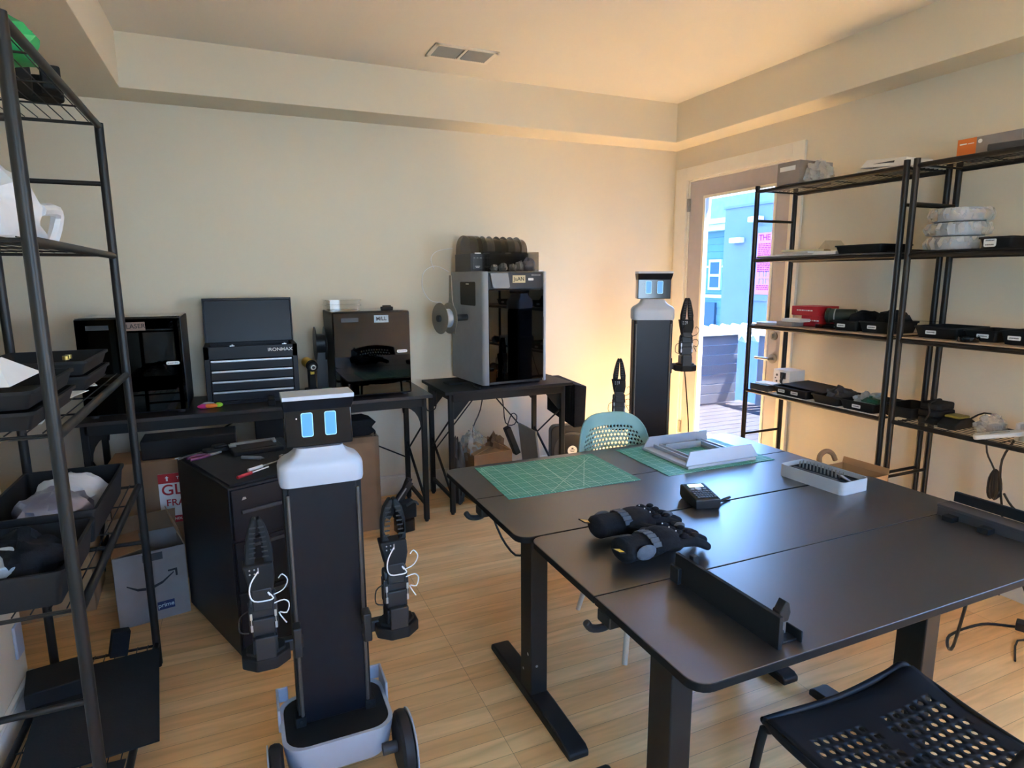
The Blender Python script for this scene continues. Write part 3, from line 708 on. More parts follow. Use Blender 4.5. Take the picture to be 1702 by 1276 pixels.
for i in range(6):
    m = M(); m.prism(rrect(-0.05, 0.05, -0.0095, 0.0095, 0.005), 0, 0.075); o = part('battery_case', m, 'whitem' if i % 2 == 0 else 'lgrey', None, (3.10, 1.52-0.021*i, RS[0]), (0.0, 0.0, 0.05), bevel=0.002)
    tag(o, ('first', 'second', 'third', 'fourth', 'fifth', 'last')[i]+(' white case' if i % 2 == 0 else ' light grey case')+' from the left in the row at the right edge', 'case', 'white cases in a row')
crumple('blue_cloth', 'small dark blue cloth on the shelf beside the white cases', 'cloth', (3.0, 1.40, RS[0]), (0.04, 0.05, 0.045), 'blue', 0.15, 4)
# shelf z=1.24
carton('flat pale cardboard sleeve lying at the door end of the red box shelf', (3.04, 2.88, RS1), 0.13, 0.17, 0.012, 0.05, 'lgrey', 'flat_sleeve', False)
carton('grey flat box in front of the red boxes', (3.02, 2.745, RS1), 0.10, 0.11, 0.026, 0.05, 'cardgrey', 'flat_box', False)
carton('thin beige box lying on the grey flat box', (3.03, 2.71, RS1+0.026), 0.10, 0.12, 0.018, 0.1, 'whitem', 'flat_box', False)
for lab, y, z, w_, d_, h_, a in (('lower red box, standing on the shelf under the other red box', 2.66, RS1, 0.15, 0.12, 0.062, 0.05), ('upper red box with white print on its side', 2.69, RS1+0.062, 0.17, 0.19, 0.055, -0.03)):
    r = carton(lab, (3.155, y, z), w_, d_, h_, a, 'red', 'red_box', False, group='red boxes')
    m = M(); rnd = random.Random(2)
    yy = -0.06
    while yy < 0.05: q = rnd.uniform(0.006, 0.016); m.box(-w_/2-0.0007, -w_/2, yy, yy+q, h_*0.5, h_*0.62); yy += q+0.005
    part('print', m, 'label', r)
r = T('filament_roll', 'dark green cylindrical roll with a grey end cap lying beside the red boxes', 'roll', (3.14, 2.50, RS1+0.052))
m = M(); m.cyl((-0.0, -0.07, 0.0), (0.0, 0.07, 0.0), 0.04, n=28); m.cyl((0, -0.075, 0), (0, -0.07, 0), 0.036, n=28); m.cyl((0, 0.06, 0), (0, 0.078, 0), 0.043, n=28); part('roll_body', m, mat('dark_green_film', '#2c3a34', 0.3), r)
m = M(); m.cyl((0, 0.078, 0), (0, 0.086, 0), 0.024, n=24); m.cyl((0, 0.03, 0), (0, 0.036, 0), 0.0408, n=28); part('end_cap', m, 'lgrey', r, label='pale grey end cap and band')
r.rotation_euler = (0, 0, 0.45); r.location = (3.15, 2.50, RS1+0.068)
m = M(); m.box(-0.08, 0.08, -0.06, 0.06, 0, 0.024); o = part('clear_case', m, 'gl_smoke', None, (3.09, 2.50, RS1), (0, 0, 0.05), bevel=0.004); tag(o, 'low clear plastic case of parts in front of the green roll', 'case')
m = M(); m.box(-0.05, 0.05, -0.035, 0.035, 0.004, 0.016); o = part('metal_insert', m, 'dgrey', None, (3.09, 2.50, RS1), (0, 0, 0.1)); tag(o, 'grey insert seen through the low clear plastic case', 'insert')
tray('black tray with a sticker, left one of the pair behind the first rack posts', 3.11, 2.36, RS1, 0.23, 0.15, 0.055, 0, ((0.02, 'x', 1),))
tray('black tray with a sticker, right one of the pair behind the first rack posts', 3.11, 2.19, RS1, 0.23, 0.17, 0.06, 0, ((0.01, 'x', 1),))
crumple('black_pouch', 'black soft pouch filling the tray left of the rack post', 'pouch', (3.13, 2.34, RS1+0.025), (0.09, 0.07, 0.05), 'fabric', 0.12, 12)
crumple('black_pouch', 'black soft pouch filling the tray right beside the rack post', 'pouch', (3.13, 2.18, RS1+0.025), (0.09, 0.075, 0.055), 'fabric', 0.12, 13)
tray('black tray with a sticker, leftmost on the pale board of the right-edge rack', 3.12, 1.88, RS1, 0.24, 0.20, 0.055, 0, ((0.02, 'x', 1),))
tray('black tray half hidden by the small round puck', 3.14, 1.70, RS1, 0.22, 0.14, 0.052, 0, ((-0.01, 'x', 1),))
tray('black tray at the right edge of the pale board', 3.12, 1.52, RS1, 0.24, 0.17, 0.06, 0, ((0.03, 'x', 1),))
m = M(); m.lathe([(0.04, 0), (0.043, 0.006), (0.043, 0.022), (0.039, 0.026), (0.0, 0.026)], 28); o = part('round_puck', m, 'gloss', None, (2.985, 1.72, RS1)); tag(o, 'small round black puck on the front edge of the pale board', 'puck')
m = M(); m.prism([(0, 0), (0.12, 0), (0.14, 0.05), (0.03, 0.035)], 0, 0.004); o = part('clear_offcut', m, 'gl_plastic', None, (3.18, 1.98, RS1+0.065), (0, 0, 1.4)); tag(o, 'clear plastic offcut lying over the tray behind the doubled posts', 'offcut')
# shelf z=1.65
m = M(); m.box(-0.05, 0.05, -0.08, 0.06, 0, 0.008); o = part('paper_slip', m, 'paper', None, (3.0, 2.91, RS2), (0, 0, 0.2), bevel=0.002); tag(o, 'white card at the door end of the paper strewn shelf', 'paper')
for i, (x, y, a, h) in enumerate(((3.07, 2.74, 0.2, 0.0), (3.06, 2.68, -0.25, 0.012), (3.08, 2.72, 0.5, 0.024))):
    m = M(); m.box(-0.09, 0.09, -0.115, 0.115, 0, 0.012); o = part('paper_booklet', m, ('paper', 'whitem', 'tape')[i], None, (x, y, RS2+h), (0, 0, a), bevel=0.002)
    tag(o, ('lowest white booklet of the pile on the paper strewn shelf', 'middle booklet of the pile on the paper strewn shelf', 'top cream booklet of the pile on the paper strewn shelf')[i], 'booklet', 'pile of booklets')
m = M(); m.prism([(-0.07, 0), (0.07, 0), (0.0, 0.055)], -0.05, 0.05, X=Matrix.Rotation(PI/2, 4, 'X')); o = part('folded_leaflet', m, 'gl_plastic', None, (3.15, 2.60, RS2+0.03), (0, 0, 1.3)); tag(o, 'clear plastic folded like a small tent on the booklets', 'leaflet')
m = M(); m.box(-0.08, 0.08, -0.07, 0.07, 0, 0.02); o = part('white_carton', m, 'paper', None, (3.07, 2.53, RS2), (0, 0, 0.1), bevel=0.002); tag(o, 'low white carton left of the wide black tray', 'carton')
tray('wide black tray right of the white carton on the paper strewn shelf', 3.10, 2.31, RS2, 0.25, 0.26, 0.045)
m = M(); m.box(-0.10, 0.10, -0.06, 0.06, 0, 0.012); o = part('black_folder', m, 'blackm', None, (3.12, 2.12, RS2), (0, 0, 0.1), bevel=0.003); tag(o, 'flat black folder behind the near post of the door rack', 'folder')
# three wrapped spools
def spool(lab, x, y, z, i):
    r = T('wrapped_spool', lab, 'spool', (x, y, z), i*0.7, 'plastic wrapped white spools')
    m = M(); m.lathe([(0.027, 0), (0.1, 0), (0.1, 0.004), (0.086, 0.005), (0.086, 0.053), (0.1, 0.054), (0.1, 0.058), (0.027, 0.058), (0.027, 0.0)], 40); part('reel', m, 'white', r)
    m = M(); n = 48; rg = []
    rnd = random.Random(i)
    for (q, zz) in ((0.09, -0.001), (0.118, 0.004), (0.13, 0.03), (0.116, 0.058), (0.09, 0.062)):
        rg.append([((q*(1+0.07*math.sin(k*1.9+i)+rnd.uniform(-0.05, 0.05)))*math.cos(2*PI*k/n), (q*(1+0.05*math.sin(k*2.7+i)+rnd.uniform(-0.05, 0.05)))*math.sin(2*PI*k/n), zz) for k in range(n)])
    m.loft(rg, cap=False); m.tube([(0.11, -0.05, 0.02), (0.14, -0.09, 0.03)], 0.01, n=5)
    part('plastic_wrap', m, 'clearbag', r)
for i, lab in enumerate(('bottom plastic wrapped white spool of the stack of three', 'middle plastic wrapped white spool of the stack of three', 'top plastic wrapped white spool of the stack of three')):
    spool(lab, 3.09, 1.88, RS2+0.001+0.064*i, i)
tray('small black tray with two stacked stickers beside the wrapped spools', 3.07, 1.67, RS2, 0.14, 0.13, 0.05, 0, ((0.02, 'x', 2),))
# top shelf z=2.065
r = carton('grey printed box with a plastic bag at the door end of the top shelf', (3.08, 2.77, RS[3]), 0.26, 0.16, 0.125, 0.0, 'cardgrey', 'grey_box', False)
m = M(); m.box(-0.1306, -0.13, -0.05, 0.06, 0.075, 0.10); part('print_panel', m, 'label', r)
crumple('plastic_bag', 'clear bag draped against the grey box on the top shelf', 'bag', (3.04, 2.63, RS[3]), (0.09, 0.055, 0.07), 'clearbag', 0.2, 21)
r = T('white_bracket', 'white moulded plastic cover on the top shelf near the doubled posts', 'cover', (3.09, 2.2, RS[3]))
m = M(); m.loft([[(-0.12, -0.11, 0), (0.12, -0.11, 0), (0.12, 0.13, 0), (-0.12, 0.13, 0)], [(-0.10, -0.10, 0.04), (0.10, -0.10, 0.04), (0.10, 0.11, 0.04), (-0.10, 0.11, 0.04)]]); part('cover_top', m, 'whitem', r, (0, 0, 0.012), (0.08, 0, 0), bevel=0.004)
m = M(); m.box(-0.125, 0.125, -0.12, 0.14, 0, 0.008); part('rim', m, 'whitem', r, bevel=0.003)
m = M(); m.box(-0.1, -0.098, -0.05, 0.06, 0.014, 0.034); part('cutout', m, 'dgrey', r, (-0.012, 0, 0))
r = carton('orange fronted grey carton on the top shelf of the right-edge rack', (3.14, 1.79, RS[3]), 0.12, 0.26, 0.09, 0.0, 'cardgrey', 'orange_box', False)
m = M(); m.box(-0.0605, 0.0605, 0.13, 0.131, 0, 0.09); m.box(-0.061, -0.06, 0.05, 0.13, 0, 0.09); part('orange_end', m, 'orange', r, label='orange printed end')
m = M(); m.box(-0.0618, -0.061, 0.09, 0.12, 0.065, 0.07); m.box(-0.0618, -0.061, 0.06, 0.085, 0.065, 0.068); m.cyl((-0.061, 0.035, 0.07), (-0.06, 0.035, 0.07), 0.009); part('print', m, 'label', r)
m = M(); m.box(-0.035, 0.035, -0.12, 0.12, 0, 0.03); o = part('black_bar', m, 'dgrey', None, (3.03, 1.62, RS[3]), (0.0, 0.0, 0.25), bevel=0.005); tag(o, 'dark grey bar lying in front of the orange carton', 'bar')
crumple('plastic_bag', 'clear crinkled bag at the far right end of the top shelf', 'bag', (3.05, 1.45, RS[3]), (0.08, 0.08, 0.05), 'clearbag', 0.22, 23)
# hanging adapter leads
m = M(); m.tube([(3.12, 1.67, 0.815), (3.12, 1.66, 0.74), (3.13, 1.64, 0.69), (3.14, 1.63, 0.66)], 0.004); o = part('adapter_lead', m, 'cord'); tag(o, 'thin lead hanging from the wire shelf to the coiled bundle', 'cable')
r = T('coiled_lead', 'bundled black lead hanging below the wire shelf', 'cable', (3.15, 1.628, 0.52))
m = M()
for i in range(4): m.tube([(0.012*math.sin(i), 0.004+0.006*i-0.01, 0), (0.018, 0.012*i-0.02, 0.03), (0.014, 0.01*i-0.014, 0.10), (0.0, 0.002*i, 0.14), (-0.016, 0.01*i-0.014, 0.10), (-0.016, 0.012*i-0.02, 0.03)], 0.005, closed=True)
part('coil', m, 'cord', r)
m = M(); m.tube([(3.12, 1.56, 0.815), (3.13, 1.60, 0.72), (3.14, 1.60, 0.60), (3.2, 1.60, 0.4), (3.25, 1.60, 0.03)], 0.005); o = part('extension_cable', m, 'cord'); tag(o, 'black power cord dropping from the wire shelf to the floor by the wall', 'cable')
m = M(); m.tube([(3.15, 1.585, 0.56), (3.18, 1.56, 0.50), (3.22, 1.50, 0.44), (3.265, 1.45, 0.435)], 0.005); o = part('branch_cord', m, 'cord'); tag(o, 'black cord curving right towards the wall plugs', 'cable')
for i, z in enumerate((0.42, 0.30)):
    m = M(); m.prism(rrect(-0.03, 0.03, -0.05, 0.05, 0.01), 0, 0.03); o = part('wall_plug', m, 'black', None, (3.297, 1.43, z), (0, 0, 0), bevel=0.004); tag(o, ('upper black plug adapter low on the right wall', 'lower black plug adapter low on the right wall')[i], 'plug', 'plug adapters')
m = M(); m.box(XW-0.008, XW-0.0005, 1.38, 1.48, 0.28, 0.46); o = part('outlet_plate', m, 'white', bevel=0.003); tag(o, 'white outlet plate low on the right wall behind the plugs', 'outlet')

# ------------------------------------------------------------------ enclosed 3D printers and toolbox on the long table
def cube_printer(label, x0, x1, y0, y1, h, tapek, word, wordk, door, seed, lid_open=False):
    cx, cy = (x0+x1)/2, (y0+y1)/2; w, d = x1-x0, y1-y0
    r = T('enclosed_printer', label, 'printer', (cx, cy, ZT)); a, b = w/2, d/2
    m = M(); t = 0.018
    m.box(-a, -a+t, -b+0.02, b, 0.012, h); m.box(a-t, a, -b+0.02, b, 0.012, h); m.box(-a, a, b-t, b, 0.012, h)
    m.box(-a, a, -b+0.02, b, 0.012, 0.05)
    m.box(-a, a, -b+0.02, -b+0.05, h-0.035, h); m.box(-a, -a+0.03, -b+0.02, b, h-0.02, h); m.box(a-0.03, a, -b+0.02, b, h-0.02, h)
    m.box(-a, -a+0.035, -b+0.012, -b+0.03, 0.012, h); m.box(a-0.035, a, -b+0.012, -b+0.03, 0.012, h); m.box(-a, a, -b+0.012, -b+0.03, 0.012, 0.05)
    part('body', m, 'black', r, bevel=0.006)
    m = M(); m.box(-a+0.005, a-0.005, -b+0.015, b-0.005, h, h+0.006); part('glass_lid', m, 'gl_plastic', r)
    m = M(); m.box(-a+0.004, a-0.004, -b, -b+0.006, 0.02, h-0.004); part('glass_door', m, door, r, bevel=0.002)
    for s1 in (-1, 1):
        for s2 in (-1, 1):
            m = M(); m.cyl((s1*(a-0.04), s2*(b-0.04), 0), (s1*(a-0.04), s2*(b-0.04), 0.014), 0.018); part('foot', m, 'rubber', r)
    m = M(); m.box(-a+0.05, a-0.06, -b+0.09, b-0.06, h*0.42, h*0.42+0.008); m.box(-0.02, 0.02, b-0.08, b-0.03, 0.05, h*0.42); part('build_plate', m, 'grey', r)
    m = M(); m.box(-0.07, 0.02, -0.03, 0.05, h-0.16, h-0.06); m.cyl((-0.02, 0.0, h-0.16), (-0.02, 0.0, h-0.185), 0.012, 0.003); m.box(-a+0.02, a-0.02, 0.0, 0.012, h-0.085, h-0.07); part('print_head', m, 'dgrey', r, bevel=0.003)
    m = M(); m.prism(rrect(-0.032, 0.032, -0.0085, 0.0085, 0.008), 0, 0.002); lb = part('brand_badge', m, 'label', r, (a-0.055, -b-0.0005, h*0.53), FRONT, label='small white pill shaped badge')
    m = M(); 
    for i in range(7): m.box(-0.022+i*0.0065, -0.0185+i*0.0065, -0.0025, 0.0025, 0.002, 0.0023)
    part('print', m, 'dgrey', lb)
    m = M(); m.box(-0.043, 0.043, -0.022, 0.022, 0, 0.0008); tp = part('tape_label', m, tapek, r, (0.03 if seed == 1 else 0.055, -b-0.0006, h-0.042), FRONT, label='strip of tape with a handwritten name')
    letters(word, 0.032, tp, (0, 0, 0.0009), (0, 0, 0.03), wordk)
    m = M(); m.box(-0.05, 0.05, 0, 0.003, -0.012, 0.012); part('status_screen', m, 'dgrey', r, (-a+0.10, -b-0.0008, h-0.045))
    return r
p1 = cube_printer('black enclosed printer at the left end of the long table, tape reading LASER', -0.765, -0.285, 3.735, 4.16, 0.515, 'darktape', 'LASER', 'ink', 'gl_vdark', 1)
p2 = cube_printer('black enclosed printer at the right end of the long table, tape reading Mill', 0.495, 0.955, 3.735, 4.16, 0.515, 'bluetape', 'MiLL', 'ink', 'gl_dark', 2)
r = T('rear_spool', 'black spool on the back left of the printer marked Mill', 'spool', (0.472, 4.05, ZT+0.001))
m = M(); X = Matrix.Translation((0, 0, 0.31)) @ Matrix.Rotation(PI/2, 4, 'Y'); m.lathe([(0.02, -0.05), (0.105, -0.05), (0.105, -0.045), (0.06, -0.045), (0.06, 0.01), (0.105, 0.01), (0.105, 0.015), (0.02, 0.015)], 32, X=X); part('reel', m, 'black', r)
m = M(); m.box(-0.045, 0.02, -0.012, 0.012, 0, 0.31); part('spool_holder', m, 'black', r)
for i in range(2):
    r = T('clear_tub', ('lower clear plastic tub lid on top of the printer marked Mill', 'upper clear plastic tub lid on top of the printer marked Mill')[i], 'tub', (0.59, 4.0, ZT+0.5222+0.032*i), 0, 'clear tub lids')
    m = M(); P = rrect(-0.10, 0.10, -0.10, 0.10, 0.02); Q = rrect(-0.108, 0.108, -0.108, 0.108, 0.024)
    m.loft([[(x, y, 0) for x, y in P], [(x, y, 0.024) for x, y in P], [(x, y, 0.025) for x, y in Q], [(x, y, 0.030) for x, y in Q], [(x*0.9, y*0.9, 0.030) for x, y in Q]]); part('tub', m, 'gl_plastic', r)
m = M(); m.box(-0.035, 0.035, -0.02, 0.02, 0, 0.02); m.box(-0.025, 0.025, -0.014, 0.014, 0.02, 0.028); o = part('black_clip', m, 'blackm', None, (0.83, 3.80, ZT+0.5215), bevel=0.003); tag(o, 'small black block on the top front edge of the printer marked Mill', 'block')
# toolbox
r = T('tool_chest', 'black steel tool chest with raised lid and four silver edged drawers', 'toolbox', (0.052, 3.985, ZT))
w, d, h = 0.50, 0.25, 0.335
m = M(); m.box(-w/2, w/2, -d/2+0.004, d/2, 0.0, 0.012); m.box(-w/2, -w/2+0.028, -d/2, d/2, 0.012, h); m.box(w/2-0.028, w/2, -d/2, d/2, 0.012, h); m.box(-w/2, w/2, -d/2, -d/2+0.006, 0.262, h); m.box(-w/2+0.028, w/2-0.028, d/2-0.004, d/2, 0.012, h); m.box(-w/2+0.028, w/2-0.028, -d/2+0.006, d/2-0.004, 0.262, 0.266); m.box(-w/2+0.028, w/2-0.028, -d/2, -d/2+0.02, 0.012, 0.022)
part('body', m, 'panel', r, bevel=0.002)
for i in range(4):
    z = 0.023+0.0595*i
    m = M(); m.box(-w/2+0.03, w/2-0.03, -d/2+0.001, -d/2+0.20, z, z+0.055); dr = part('drawer', m, 'panel', r, bevel=0.0015)
    m = M(); m.prism([(0, 0), (-0.012, 0.004), (-0.012, 0.014), (0, 0.014)], -w/2+0.035, w/2-0.035, X=Matrix(((0, 0, 1, 0), (1, 0, 0, -d/2), (0, 1, 0, z+0.042), (0, 0, 0, 1)))); part('pull_rail', m, 'silver', dr, label='silver full width pull rail')
m = M(); m.box(-w/2+0.002, w/2-0.002, -0.008, 0.008, 0.0, 0.262); m.box(-w/2+0.002, w/2-0.002, -0.03, 0.0, 0.248, 0.262); m.box(-w/2+0.002, -w/2+0.01, -0.03, 0.0, 0, 0.262); m.box(w/2-0.010, w/2-0.002, -0.03, 0.0, 0, 0.262)
part('lid', m, 'panel', r, (0, d/2-0.012, h+0.001), (-0.12, 0, 0), bevel=0.002)
letters('IRONMAX', 0.026, r, (0.155, -d/2-0.0008, 0.306), FRONT, 'label', sx=1.15)
for x in (-0.10, 0.18):
    m = M(); m.box(x-0.012, x+0.012, -d/2-0.002, -d/2+0.02, h, h+0.004); m.cyl((x, -d/2+0.01, h+0.004), (x, -d/2+0.01, h+0.01), 0.006); part('latch', m, 'silver', r)
m = M(); m.tube([(-0.02, 0.0, 0), (-0.02, 0.0, 0.03), (0.02, 0, 0.03), (0.02, 0.0, 0.0)], 0.005, sm=1); part('side_handle', m, 'black', r, (w/2+0.004, 0, 0.2), (0, 0, PI/2))
# items on the long table
r = T('cable_wrap', 'bright pink orange and green rubbery tool on the long table', 'toy', (-0.185, 3.80, ZT))
m = M(); m.ell((-0.03, 0, 0.013), (0.035, 0.018, 0.013)); part('pink_part', m, mat('neon_pink', '#d83c8c', 0.5, var=0.1), r)
m = M(); m.ell((0.005, -0.005, 0.014), (0.04, 0.017, 0.013)); part('orange_part', m, mat('neon_orange', '#f08030', 0.5, var=0.1), r)
m = M(); m.ell((0.045, 0, 0.016), (0.022, 0.014, 0.014)); part('green_part', m, mat('neon_green', '#9ad838', 0.5, var=0.1), r)
m = M(); m.ell((-0.01, 0.02, 0.02), (0.035, 0.014, 0.013)); part('white_part', m, 'lgrey', r)
r = T('small_charger', 'small black block standing in front of the tool chest', 'block', (0.135, 3.73, ZT))
m = M(); m.box(-0.02, 0.02, -0.016, 0.016, 0, 0.035); m.box(-0.016, 0.016, -0.013, 0.013, 0.035, 0.06); part('housing', m, 'blackm', r, bevel=0.003)
# drill
r = T('cordless_drill', 'yellow and black cordless drill standing on its battery beside the tool chest', 'drill', (0.385, 3.93, ZT), 0.12)
m = M(); m.cyl((0, 0.0, 0.195), (0, 0.14, 0.195), 0.028, 0.032, n=24); part('motor_housing', m, 'yellow', r, bevel=0.004)
m = M(); m.cyl((0, -0.03, 0.185), (0, 0.01, 0.190), 0.031, 0.034, n=24); m.prism([(-0.02, 0.0), (0.02, 0.0), (0.019, 0.045), (-0.019, 0.045)], 0.04, 0.17); part('grip', m, 'blackm', r, bevel=0.004)
m = M(); m.cyl((0, -0.045, 0.183), (0, -0.025, 0.184), 0.015, 0.02, n=20); part('chuck', m, 'silver', r)
m = M(); m.cyl((0, -0.0465, 0.183), (0, -0.044, 0.183), 0.009, n=12); part('bit_socket', m, 'ink', r)
m = M(); m.box(-0.036, 0.036, -0.045, 0.075, 0.0, 0.045); part('battery', m, 'blackm', r, bevel=0.006)
m = M(); m.box(-0.012, 0.012, -0.012, 0.0, 0.135, 0.165); part('trigger', m, 'yellow', r, bevel=0.003)
r = T('capped_jar', 'small orange capped jar on the table in front of the drill', 'jar', (0.34, 3.71, ZT))
m = M(); m.cyl((0, 0, 0), (0, 0, 0.04), 0.021, n=24); part('jar', m, mat('pale_orange_plastic', '#e0a060', 0.4), r)
m = M(); m.cyl((0, 0, 0.04), (0, 0, 0.052), 0.03, n=24); part('cap', m, mat('orange_lid', '#e8b880', 0.4), r, bevel=0.002)
r = T('electronics_board', 'green circuit board with upright clear parts beside the printer marked Mill', 'circuit board', (0.452, 3.80, ZT))
m = M(); m.box(-0.03, 0.03, -0.025, 0.025, 0.004, 0.007); part('board', m, 'pcb', r)
m = M(); m.box(-0.026, -0.022, -0.02, 0.015, 0.007, 0.065); m.box(0.022, 0.026, -0.02, 0.015, 0.007, 0.06); m.box(-0.028, 0.028, -0.005, 0.0, 0.05, 0.068); m.box(-0.03, 0.03, -0.02, 0.02, 0, 0.004); part('bracket', m, 'pcb', r, bevel=0.001)
m = M(); m.box(-0.012, 0.01, -0.02, -0.005, 0.007, 0.02); part('chip', m, 'dgrey', r)

# ------------------------------------------------------------------ tall silver printer on the short table
r = T('tall_printer', 'tall silver enclosed printer with smoked glass front on the short table', 'printer', (1.432, 3.742, ZT), math.radians(5))
w, d, h = 0.49, 0.50, 0.752
X = Matrix.Identity(4); t = 0.03
def side_panel(x0, x1):
    m = M(); s = 1 if x0 < 0.1 else -1
    xo, xi = (x0, x1) if s > 0 else (x1, x0)
    pts = [(xi, 0.0), (xo+s*0.02, 0.0), (xo+s*0.008, 0.006), (xo, 0.02), (xo, d), (xi, d)]
    m.prism(pts, 0.012, h); return m
for nm, a, b in (('side_panel', 0.0, 0.045), ('side_panel', w-0.03, w)):
    part(nm, side_panel(a, b), 'grey' if a == 0.0 else 'lgrey', r, bevel=0.004)
m = M(); m.box(0.04, w-0.03, 0.012, d, 0.012, 0.045); m.box(0.04, w-0.03, d-0.02, d, 0.012, h-0.01); m.box(0.04, w-0.03, 0.012, d, h-0.018, h-0.008); m.box(0.04, w-0.03, 0.01, 0.05, h-0.115, h-0.01); m.box(0.045, 0.055, 0.008, 0.02, 0.045, h-0.1); m.box(w-0.045, w-0.03, 0.008, 0.02, 0.045, h-0.1)
part('chassis', m, 'dgrey', r, bevel=0.003)
m = M(); m.box(0.047, w-0.032, 0.0, 0.005, 0.03, h-0.12); part('glass_door', m, 'gl_dark', r, bevel=0.0015)
m = M(); m.box(w-0.038, w-0.030, -0.004, 0.0, 0.30, 0.45); part('door_handle', m, 'dgrey', r, bevel=0.001)
m = M(); m.prism([(0.055, h-0.01), (0.185, h-0.01), (0.20, h-0.10), (0.19, h-0.108), (0.085, h-0.108), (0.075, h-0.10)], 0, 0.012, X=Matrix(((1, 0, 0, 0), (0, 0, -1, 0.004), (0, 1, 0, 0), (0, 0, 0, 1)))); part('touch_screen', m, 'grey', r, bevel=0.002)
m = M(); m.box(-0.048, 0.048, -0.024, 0.024, 0, 0.001); tp = part('tape_label', m, 'tape', r, (0.275, 0.0088, h-0.05), FRONT, label='cream tape with a handwritten name'); letters('JuAN', 0.036, tp, (0, 0, 0.001), (0, 0, 0), 'ink')
m = M(); m.prism(rrect(-0.02, 0.02, -0.008, 0.008, 0.004), 0, 0.001); part('white_sticker', m, 'label', r, (0.365, 0.0088, h-0.052), FRONT)
bars_label('print_strip', 0.07, 0.010, r, (0.405, 0.0088, h-0.024), FRONT, back='grey', seed=4)
m = M(); m.box(0.06, w-0.05, 0.10, d-0.06, 0.30, 0.306); m.box(0.20, 0.24, d-0.08, d-0.04, 0.05, 0.30); part('build_plate', m, 'grey', r)
m = M(); m.box(0.10, 0.30, 0.3, 0.45, 0.306, 0.45); part('printed_block', m, 'lgrey', r, bevel=0.003)
m = M(); m.box(0.15, 0.22, 0.18, 0.26, 0.43, 0.55); m.cyl((0.185, 0.2, 0.43), (0.185, 0.2, 0.405), 0.02, 0.006); m.box(0.05, w-0.04, 0.2, 0.215, 0.56, 0.575); part('print_head', m, 'blackm', r, bevel=0.004)
m = M(); m.box(0.09, 0.20, 0.14, 0.15, 0.615, 0.621); m.box(0.26, 0.40, 0.14, 0.15, 0.62, 0.625); part('light_bar', m, 'led', r, label='dim white light bar inside the top')
m = M(); m.prism(rrect(0.10, 0.34, 0.53, 0.685, 0.012), -0.001, 0.001, X=Matrix(((0, 0, 1, 0), (1, 0, 0, 0), (0, 1, 0, 0), (0, 0, 0, 1)))); part('side_window', m, 'gl_vdark', r)
m = M(); m.prism(rrect(0.10, 0.34, 0.53, 0.685, 0.012), -0.0004, 0.0004, X=Matrix(((0, 0, 1, -0.0005), (1, 0, 0, 0), (0, 1, 0, 0), (0, 0, 0, 1)))); part('window_recess', m, 'dgrey', r)
m = M(); m.box(-0.0025, -0.0012, 0.20, 0.245, 0.668, 0.674); part('side_badge', m, 'label', r)
for x in (0.05, w-0.05):
    for y in (0.05, d-0.05):
        m = M(); m.cyl((x, y, 0), (x, y, 0.013), 0.02); part('foot', m, 'rubber', r)
# spool hung on the printer side
r = T('side_spool', 'grey spool of white filament hanging at the left side of the tall printer', 'spool', (1.245, 3.93, 0), 0.25)
X = Matrix.Translation((0, 0, 1.282)) @ Matrix.Rotation(PI/2, 4, 'Y')
for z0 in (-0.045, 0.025):
    m = M(); m.lathe([(0.025, z0), (0.1, z0), (0.102, z0+0.002), (0.1, z0+0.004), (0.025, z0+0.004)], 40, X=X); part('flange', m, 'coil', r)
m = M(); m.lathe([(0.03, -0.041), (0.058, -0.041), (0.062, -0.02), (0.06, 0.0), (0.062, 0.025), (0.03, 0.025)], 36, X=X); part('filament_winding', m, 'white', r)
m = M(); m.cyl((-0.06, 0, 1.282), (0.165, 0, 1.282), 0.022, n=20); part('spool_axle', m, 'dgrey', r)
m = M(); m.prism([(-0.05, 1.18), (0.05, 1.18), (0.055, 1.30), (0.02, 1.40), (0.012, 1.56), (-0.012, 1.56), (-0.02, 1.40), (-0.055, 1.30)], 0.04, 0.046, X=Matrix(((0, 0, 1, 0), (1, 0, 0, 0), (0, 1, 0, 0), (0, 0, 0, 1)))); part('wall_bracket', m, 'coil', r)
m = M(); m.tube([(1.23, 3.95, 1.385), (1.15, 3.95, 1.40), (1.10, 3.95, 1.48), (1.115, 3.96, 1.58), (1.20, 3.98, 1.62), (1.30, 4.0, 1.58)], 0.0022, n=6, sm=5); o = part('filament_strand', m, 'wcord'); tag(o, 'white filament strand looping from the side spool to the printer back', 'filament')
m = M(); m.tube([(1.21, 4.05, 1.60), (1.20, 4.08, 1.67), (1.25, 4.1, 1.72), (1.36, 4.1, 1.74)], 0.0022, n=6, sm=5); o = part('feed_tube', m, 'wcord'); tag(o, 'thin white feed tube rising to the round spool holder on the printer', 'tube')
